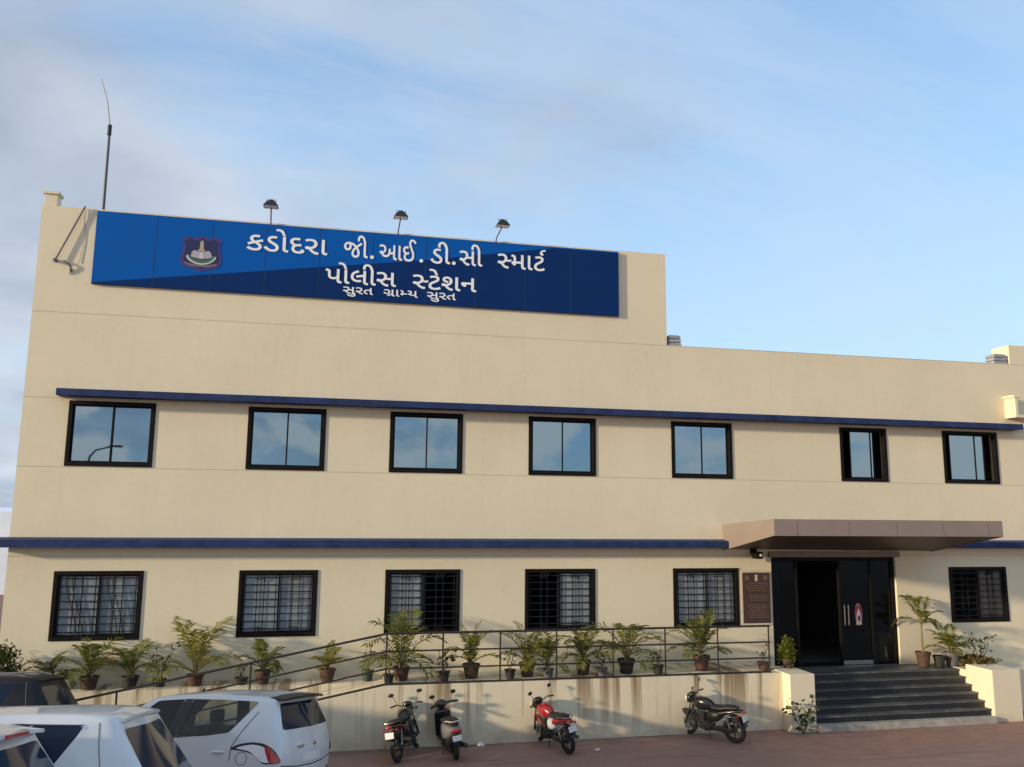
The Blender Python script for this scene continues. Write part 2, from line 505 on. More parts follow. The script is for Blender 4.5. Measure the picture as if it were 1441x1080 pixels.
# ------------------------------------------------------------------ the building
BLD = thing('police_station', 'cream two storey building with navy bands and dark framed windows', 'building')
XL, XR = -5.62, 17.6
WT = .23
Z1, Z2, ZT = 7.99, 8.47, 10.11
XT, XB = 7.42, 16.50
FLOOR = .92
up = [(-4.81,-3.25),(-1.52,.0),(1.29,2.81),(4.23,5.73),(7.48,8.94),(11.66,12.89),(14.41,15.94)]
lo = [(-4.81,-3.25),(-1.52,-.03),(1.29,2.81),(4.17,5.70),(7.46,9.0),(14.34,15.91)]
UZ, LZ = (5.02, 6.27), (1.81, 3.07)
DX0, DX1, DZ1 = 9.80, 12.94, 3.30
holes = [(a, c, *UZ) for a, c in up]+[(a, c, *LZ) for a, c in lo]+[(DX0, DX1, FLOOR, DZ1)]
def facade():
    xs = sorted({XL, XR, XT, XB}|{h[0] for h in holes}|{h[1] for h in holes})
    zs = sorted({0.0, Z1, Z2, ZT}|{h[2] for h in holes}|{h[3] for h in holes})
    def inside(x, z):
        top = ZT if x < XT else (Z2 if x > XB else Z1)
        if z > top: return False
        return not any(h[0] < x < h[1] and h[2] < z < h[3] for h in holes)
    me = bmesh.new()
    vd = {}
    def V(x, y, z):
        k = (round(x, 4), y, round(z, 4))
        if k not in vd: vd[k] = me.verts.new((x, y, z))
        return vd[k]
    ins = [[inside((xs[i]+xs[i+1])/2, (zs[j]+zs[j+1])/2) for j in range(len(zs)-1)] for i in range(len(xs)-1)]
    def g(i, j): return 0 <= i < len(xs)-1 and 0 <= j < len(zs)-1 and ins[i][j]
    for i in range(len(xs)-1):
        for j in range(len(zs)-1):
            if not ins[i][j]: continue
            x0, x1, z0, z1 = xs[i], xs[i+1], zs[j], zs[j+1]
            me.faces.new([V(x0,0,z0),V(x1,0,z0),V(x1,0,z1),V(x0,0,z1)])
            me.faces.new([V(x0,WT,z0),V(x0,WT,z1),V(x1,WT,z1),V(x1,WT,z0)])
            if not g(i-1, j): me.faces.new([V(x0,0,z0),V(x0,0,z1),V(x0,WT,z1),V(x0,WT,z0)])
            if not g(i+1, j): me.faces.new([V(x1,0,z0),V(x1,WT,z0),V(x1,WT,z1),V(x1,0,z1)])
            if not g(i, j-1): me.faces.new([V(x0,0,z0),V(x0,WT,z0),V(x1,WT,z0),V(x1,0,z0)])
            if not g(i, j+1): me.faces.new([V(x0,0,z1),V(x1,0,z1),V(x1,WT,z1),V(x0,WT,z1)])
    d = bpy.data.meshes.new('facade')
    bmesh.ops.recalc_face_normals(me, faces=me.faces)
    me.to_mesh(d)
    me.free()
    d.materials.append(M['wall'])
    return link('facade', d, BLD)
facade()
w = MB()
w.box(XL, XL+WT, WT+.001, 12, 0, Z1)
w.box(XR-WT, XR, WT+.001, 12, 0, Z1)
w.box(XL+WT, XR-WT, 11.8, 12, 0, Z1)
w.build('side_wall', M['wall'], BLD)
w = MB()
w.box(XL, XL+WT, WT+.001, 4.0, Z1+.003, ZT)
w.box(XT-WT, XT, WT+.001, 4.0, Z1+.003, ZT)
w.box(XL+WT, XT-WT, 3.8, 4.0, Z1+.003, ZT)
w.build('parapet', M['wall'], BLD)
w = MB()
w.box(XB, XB+WT, WT+.001, .55, Z1+.003, Z2)
w.build('parapet', M['wall'], BLD)
w = MB()
for z in (FLOOR-.2, 3.72, 7.2): w.box(XL+WT+.002, XR-WT-.002, WT+.002, 11.798, z, z+.18)
w.build('roof', M['roof'], BLD)
w = MB()      # partitions of the rooms behind the windows
for x in (-2.4, .65, 3.5, 6.6, 9.4, 13.4): 
    w.box(x-.06, x+.06, WT+.003, 5.0, FLOOR-.01, 3.71)
    w.box(x-.06, x+.06, WT+.003, 5.0, 3.91, 7.19)
w.box(XL+WT+.003, 9.33, 5.0, 5.1, FLOOR-.01, 3.71)
w.box(9.47, XR-WT-.003, 7.0, 7.1, FLOOR-.01, 3.71)
w.box(XL+WT+.003, XR-WT-.003, 5.003, 5.1, 3.91, 7.19)
w.build('room_partition', M['room'], BLD)
# parapet corner stubs and roof boxes
w = MB()
w.box(-5.60, -5.36, .02, .26, ZT+.002, ZT+.24)
w.box(-5.63, -5.33, -.01, .29, ZT+.24, ZT+.30)
w.build('corner_stub', M['wall'], BLD, bevel=.012)
for x0, x1 in ((7.46, 7.78), (16.06, 16.44)):
    w = MB()
    for k in range(3): w.box(x0+.01*k, x1-.01*k, .02, .32, Z1+.002+.085*k, Z1+.065+.085*k)
    w.box(x0+.05, x1-.05, .05, .28, Z1+.003, Z1+.25)
    tag(w.build('roof_vent', M['grey']), 'small grey louvred roof vent beside the %s' % ('right end of the tall sign parapet' if x0 < 10 else 'raised block at far right'), 'vent', 'roof vents')
# navy sunshade bands
w = MB(); w.prism([(0, 6.33), (-.30, 6.33), (-.30, 6.46), (0, 6.50)], 'x', -4.98, 16.45); w.build('sunshade', M['band'], BLD, bevel=.006)
w = MB(); w.prism([(0, 3.51), (-.30, 3.51), (-.30, 3.655), (0, 3.69)], 'x', -6.05, 8.72)
w.box(-6.05, XL-.002, .001, 5.0, 3.51, 3.655)
w.build('sunshade', M['band'], BLD, bevel=.006)
w = MB(); w.prism([(0, 3.51), (-.30, 3.51), (-.30, 3.655), (0, 3.69)], 'x', 13.95, 17.9); w.build('sunshade', M['band'], BLD, bevel=.006)
# plaster fins of the drain box above the right band
w = MB(); w.box(16.24, 16.32, -.34, 0, 6.62, 7.10); w.box(16.20, 16.40, -.36, 0, 7.10, 7.16); w.box(16.32, 16.9, -.34, 0, 6.62, 6.68)
w.build('plaster_fin', M['block'], BLD, bevel=.006)

# ---- windows
def window(x0, x1, z0, z1, panes, grille, bowed=False):
    f = .075
    fr = MB()
    a, c = .10, -.018
    fr.box(x0, x0+f, c, a, z0, z1); fr.box(x1-f, x1, c, a, z0, z1)
    fr.box(x0+f, x1-f, c, a, z0, z0+f); fr.box(x0+f, x1-f, c, a, z1-f, z1)
    wo = fr.build('window', M['frame'], BLD, bevel=.006)
    W_ = x1-x0
    for (p, q, mat, y) in panes:
        xa, xb = x0+p*W_, x0+q*W_
        xa, xb = max(xa, x0+f+.002), min(xb, x1-f-.002)
        s = MB(); e = .028
        za, zb = z0+f+.002, z1-f-.002
        s.box(xa, xa+e, y-.014, y+.014, za, zb); s.box(xb-e, xb, y-.014, y+.014, za, zb)
        s.box(xa+e, xb-e, y-.014, y+.014, za, za+e); s.box(xa+e, xb-e, y-.014, y+.014, zb-e, zb)
        s.build('sash', M['frame'], wo)
        g = MB(); g.box(xa+e, xb-e, y-.003, y+.003, za+e, zb-e)
        g.build('pane', M[mat], wo)
    if grille:
        gr = MB(); y = .012
        xa, xb, za, zb = x0+f, x1-f, z0+f, z1-f
        n = 8
        for k in range(1, n+1):
            z = za+(zb-za)*(k-.45)/n
            gr.box(xa, xb, y-.006, y+.006, z-.009, z+.009)
        for h in (0, 1):
            xm = xa+(xb-xa)*(.25+.5*h)
            hw = (xb-xa)*.25
            for d in (-.86, -.2, .2, .86):
                gr.box(xm+d*hw-.008, xm+d*hw+.008, y+.006, y+.016, za, zb)
            if not bowed:            # short scrolls in the top and bottom rows
                for zc_, sg in ((zb-.06, 1), (za+.06, -1)):
                    for k in (-1, 0, 1):
                        xx = xm+k*.06
                        gr.tube([(xx-.05, y-.014, zc_-.055*sg), (xx-.012, y-.014, zc_-.03*sg), (xx+.012, y-.014, zc_+.03*sg), (xx+.05, y-.014, zc_+.055*sg)], .009, 6)
                continue
            for sgn in (-1, 1):      # the bowed decorative bars
                pts = []
                for i in range(13):
                    u = i/12
                    xx = xm+hw*(-.15+sgn*.18+.42*(math.cos(math.pi*u)))*(.8)
                    pts.append((xx, y-.014, za+(zb-za)*u))
                gr.tube(pts, .009, 6)
        gr.build('grille', M['grille'], wo)
    return wo
H2 = [(0, .515, 'mirror', .045), (.485, 1, 'mirror', .078)]
for k in range(5): window(*up[k], *UZ, H2, False)
window(*up[5], *UZ, [(.22, .68, 'mirror', .045), (.30, .76, 'mirror', .078)], False)
window(*up[6], *UZ, [(.13, .61, 'mirror', .045), (.30, .79, 'mirror', .078)], False)
F2 = [(0, .515, 'film', .045), (.485, 1, 'film', .078)]
window(*lo[0], *LZ, F2, True, True)
window(*lo[1], *LZ, F2, True)
window(*lo[2], *LZ, [(0, .50, 'film', .045), (.03, .53, 'film', .078)], True)
window(*lo[3], *LZ, [(.49, 1, 'film', .045), (.46, .97, 'film', .078)], True)
window(*lo[4], *LZ, F2, True)
window(*lo[5], *LZ, [(.50, 1, 'filmdim', .045)], True)

# ---- canopy over the entrance
cx0, cx1, cy = 8.66, 13.88, -2.22
cn = MB()
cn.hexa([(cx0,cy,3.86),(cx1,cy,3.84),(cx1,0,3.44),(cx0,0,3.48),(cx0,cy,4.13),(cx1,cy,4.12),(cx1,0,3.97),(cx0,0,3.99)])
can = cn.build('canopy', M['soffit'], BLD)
fc = MB()
sx = [cx0-.012, 9.15, 10.30, 11.38, 12.47, 13.55, cx1+.012]
for a, c in zip(sx[:-1], sx[1:]): fc.box(a+.006, c-.006, cy-.014, cy-.002, 3.825, 4.15)
fc.build('fascia', M['cladding'], can, bevel=.002)
fc = MB()
fc.hexa([(cx0-.014,cy,3.83),(cx0-.002,cy,3.83),(cx0-.002,-.002,3.45),(cx0-.014,-.002,3.45),(cx0-.014,cy,4.15),(cx0-.002,cy,4.15),(cx0-.002,-.002,4.01),(cx0-.014,-.002,4.01)])
fc.build('side_fascia', M['cladding'], can)
fc = MB()
fc.hexa([(cx1+.002,cy,3.82),(cx1+.014,cy,3.82),(cx1+.014,-.002,3.42),(cx1+.002,-.002,3.42),(cx1+.002,cy,4.14),(cx1+.014,cy,4.14),(cx1+.014,-.002,3.99),(cx1+.002,-.002,3.99)])
fc.build('side_fascia', M['cladding'], can)
w = MB(); w.box(9.72, 13.0, -.10, -.001, DZ1+.004, 3.43); w.build('door_header', M['header'], BLD, bevel=.004)

# ---- entrance
w = MB()
for x0, x1 in ((DX0+.002, DX0+.07), (10.42, 10.47), (11.50, 11.545), (12.30, 12.35), (DX1-.09, DX1-.002)):
    w.box(x0, x1, .06, .14, FLOOR+.002, DZ1-.002)
w.box(DX0+.07, DX1-.09, .065, .135, DZ1-.09, DZ1-.003)
ent = w.build('entrance_frame', M['frame'], BLD, bevel=.004)
for x0, x1, nm in ((DX0+.07, 10.42, 'side_pane'), (12.35, DX1-.09, 'side_pane')):
    w = MB(); w.box(x0, x1, .095, .103, FLOOR+.03, DZ1-.09); w.build(nm, M['doorglass'], ent)
dl = MB(); dl.box(11.55, 12.295, .092, .104, FLOOR+.015, DZ1-.095)
door = dl.build('door', M['doorglass'], BLD)
w = MB()
for x in (11.60, 11.70):
    w.cyl((x, .04, 1.80), (x, .04, 2.24), .011, n=8); w.cyl((x, .04, 1.86), (x, .092, 1.86), .009, n=6); w.cyl((x, .04, 2.18), (x, .092, 2.18), .009, n=6)
w.build('handle', M['steel'], door, smooth=True)
w = MB(); w.box(11.55, 12.295, .082, .114, FLOOR+.012, FLOOR+.10); w.build('kick_plate', M['steel'], door)
# left leaf stands open, swung inwards
dl = MB(); dl.box(10.475, 10.487, .15, .90, FLOOR+.015, DZ1-.095); d2 = dl.build('door', M['doorglass'], BLD)
w = MB(); w.cyl((10.52, .80, 1.72), (10.52, .80, 2.32), .014, n=8); w.build('handle', M['steel'], d2, smooth=True)

def poly_mesh(name, poly, x, z, y, th, mat, parent, s=1.0):
    return MB().prism([(x+p[0]*s, z+p[1]*s) for p in poly], 'y', y-th, y).build(name, mat, parent)
def arc(cx, cz, rx, rz, a0, a1, n=14):
    return [(cx+rx*math.cos(R(a0+(a1-a0)*i/n)), cz+rz*math.sin(R(a0+(a1-a0)*i/n))) for i in range(n+1)]
SHIELD = [(0,1.0),(.16,.86),(.42,.80),(.66,.92),(.94,.70),(.84,.40),(.90,0),(.98,-.40),(.80,-.74),(.45,-.82),(.16,-.90),(0,-1.0)]
SHIELD = SHIELD+[(-x, z) for x, z in SHIELD[-2:0:-1]]
EM = {k: simple('emblem_'+k, c, .45, var=.05) for k, c in dict(rim=(.055,.030,.16), field=(.010,.016,.085), pale=(.42,.38,.42), gold=(.40,.34,.20),
      green=(.05,.13,.08), ribbon=(.16,.11,.17), white=(.52,.55,.55), red=(.20,.012,.015)).items()}
def emblem(root, loc, x, z, y, sx, sz, rim='rim', field='field', band='ribbon'):
    def P(nm, poly, k, mat, th=.004, par=None, lc=None):
        return MB().prism([(x+p[0]*sx, z+p[1]*sz) for p in poly], 'y', y-k*.003-th, y-k*.003+.0005).build(nm, EM[mat], par or crest, loc=lc)
    crest = P('crest', SHIELD, 0, rim, .004, root, loc)
    P('shield_field', [(p*.86, q*.86) for p, q in SHIELD], 1, field)
    P('pillar', [(-.10,.18),(.10,.18),(.085,.50),(.06,.68),(-.06,.68),(-.085,.50)], 2, 'gold')
    P('pillar_base', [(-.17,.10),(.17,.10),(.15,.20),(-.15,.20)], 3, 'gold')
    for s in (-1, 1):
        P('hand', [(s*.13,-.28),(s*.30,-.26),(s*.50,-.20),(s*.44,.06),(s*.32,.16),(s*.22,.10),(s*.13,.12)], 2, 'pale')
    P('book', [(-.12,-.30),(.12,-.30),(.11,.07),(-.11,.07)], 3, 'white')
    P('wreath', arc(0,.02,.66,.56,200,340)+arc(0,.10,.62,.47,340,200), 4, 'green')
    P('wreath_edge', arc(0,-.04,.74,.58,196,344)+arc(0,.03,.66,.56,344,196), 3, 'white')
    P('ribbon', [(-.78,-.50),(-.40,-.60),(.40,-.60),(.78,-.50),(.74,-.64),(.38,-.74),(-.38,-.74),(-.74,-.64)], 2, band)
dem = MB().prism([(11.980+.10*math.cos(R(a)), 2.02+.25*math.sin(R(a))) for a in range(0, 360, 15)], 'y', .086, .0915)
def dpoly(poly, k, mi): dem.prism(poly, 'y', .086-.003*k-.003, .086-.003*k+.0005, mi)
dpoly([(11.980+p*.085, 2.02+q*.21) for p, q in SHIELD], 1, 1)
dpoly([(11.920,1.85),(12.040,1.85),(12.030,2.02),(12.000,2.11),(11.980,2.16),(11.960,2.11),(11.930,2.02)], 2, 4)
dpoly([(11.945,1.88),(12.015,1.88),(12.000,2.0),(11.960,2.0)], 3, 2)
dpoly([(11.900,1.80),(12.060,1.80),(12.040,1.845),(11.920,1.845)], 2, 3)
dem.build('door_emblem', [EM['ribbon'], EM['red'], EM['field'], EM['gold'], EM['pale']], door)

# ---- steps, blocks, ramp
st = MB(); tr = MB(); n = 7; rise = FLOOR/n; sx0, sx1 = 9.74, 13.85
yf, tread = -1.74, .172
for k in range(1, n):
    st.box(sx0, sx1, yf+k*tread, yf+(k+1)*tread if k < n-1 else -.002, 0.0, (k+1)*rise-.034)
    tr.box(sx0-.004, sx1+.006, yf+k*tread-.022, yf+(k+1)*tread+.004 if k < n-1 else -.003, (k+1)*rise-.031, (k+1)*rise)
stair = st.build('staircase', M['stone'], BLD)
tr.build('tread', M['stonetop'], stair, bevel=.004)
w = MB(); w.box(sx0-.002, sx1+.004, yf-.01, yf+tread-.002, 0, rise); w.build('bottom_step', M['concrete'], stair, bevel=.012)
w = MB(); w.box(DX0+.003, DX1-.003, .003, WT+.3, FLOOR-.05, FLOOR+.001); w.build('threshold', M['stone'], BLD)
w = MB(); w.box(9.19, 9.733, -1.66, -.72, 0, 1.10); w.build('entrance_block', M['block'], BLD, bevel=.012)
w = MB()
w.box(13.87, 14.56, -1.66, -.90, 0, 1.05); w.box(13.87, 17.4, -.897, -.002, 0, .93); w.build('entrance_block', M['block'], BLD, bevel=.012)
PLY = -1.36
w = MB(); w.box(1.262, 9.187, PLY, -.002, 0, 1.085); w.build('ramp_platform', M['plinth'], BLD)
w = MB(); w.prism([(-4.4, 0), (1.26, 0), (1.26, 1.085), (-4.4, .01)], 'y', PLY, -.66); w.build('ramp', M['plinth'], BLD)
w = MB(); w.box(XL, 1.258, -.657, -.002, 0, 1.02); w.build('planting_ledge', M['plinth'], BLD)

# ---- handrail along ramp
RAIL = thing('ramp_railing', 'dark three bar steel handrail sloping up the ramp and along the planted platform', 'railing', (1.26, PLY+.05, 0))
def rb(nm, pts, r): MB().tube([(x-1.26, 0, z) for x, z in pts], r, 8).build(nm, M['rail'], RAIL, smooth=True)
for dz, r in ((.915, .021), (.60, .016), (.29, .016), (.022, .018)):
    rb('rail', [(-4.0, 1.085-.19*5.26+dz), (1.26, 1.085+dz), (8.98, 1.085+dz)], r)
for x in (-3.3, -1.12, 1.26, 2.30, 3.39, 4.49, 5.63, 6.71, 7.83, 8.95):
    zb = 1.085 if x >= 1.26 else 1.085-.19*(1.26-x)
    rb('post', [(x, zb-.02), (x, zb+.915)], .017)

# ---- sign board on the parapet
SX0, SX1, SZ0, SZ1, SY = -4.60, 6.27, 8.575, 10.06, -.06
SIGN = thing('signboard', 'long blue and navy sign with white lettering and a crest on the parapet', 'sign', ((SX0+SX1)/2, 0, SZ0))
def sp(nm, poly, mat, y0=SY, y1=-.003):
    return MB().prism([(x-(SX0+SX1)/2, z-SZ0) for x, z in poly], 'y', y0, y1).build(nm, M[mat], SIGN)
diag = [(SX0, 8.60), (-1.93, 8.985), (1.93, 9.54), (4.75, SZ1-.03)]
sp('light_panel', [(SX0, 8.60)]+diag[1:]+[(SX1, SZ1-.03), (SX1, SZ1), (SX0, SZ1)], 'signblue')
sp('navy_panel', [(SX0, SZ0), (SX1, SZ0), (SX1, SZ1-.03)]+diag[::-1], 'signnavy')
for x in (-3.48, -2.41, -1.354, -.278, .815, 1.935, 3.01, 4.107, 5.154):
    sp('seam', [(x-.006, SZ0+.002), (x+.006, SZ0+.002), (x+.006, SZ1-.002), (x-.006, SZ1-.002)], 'seam', SY-.002, SY+.001)
emblem(SIGN, (-(SX0+SX1)/2, 0, -SZ0), -2.60, 9.335, SY-.002, .41, .385)

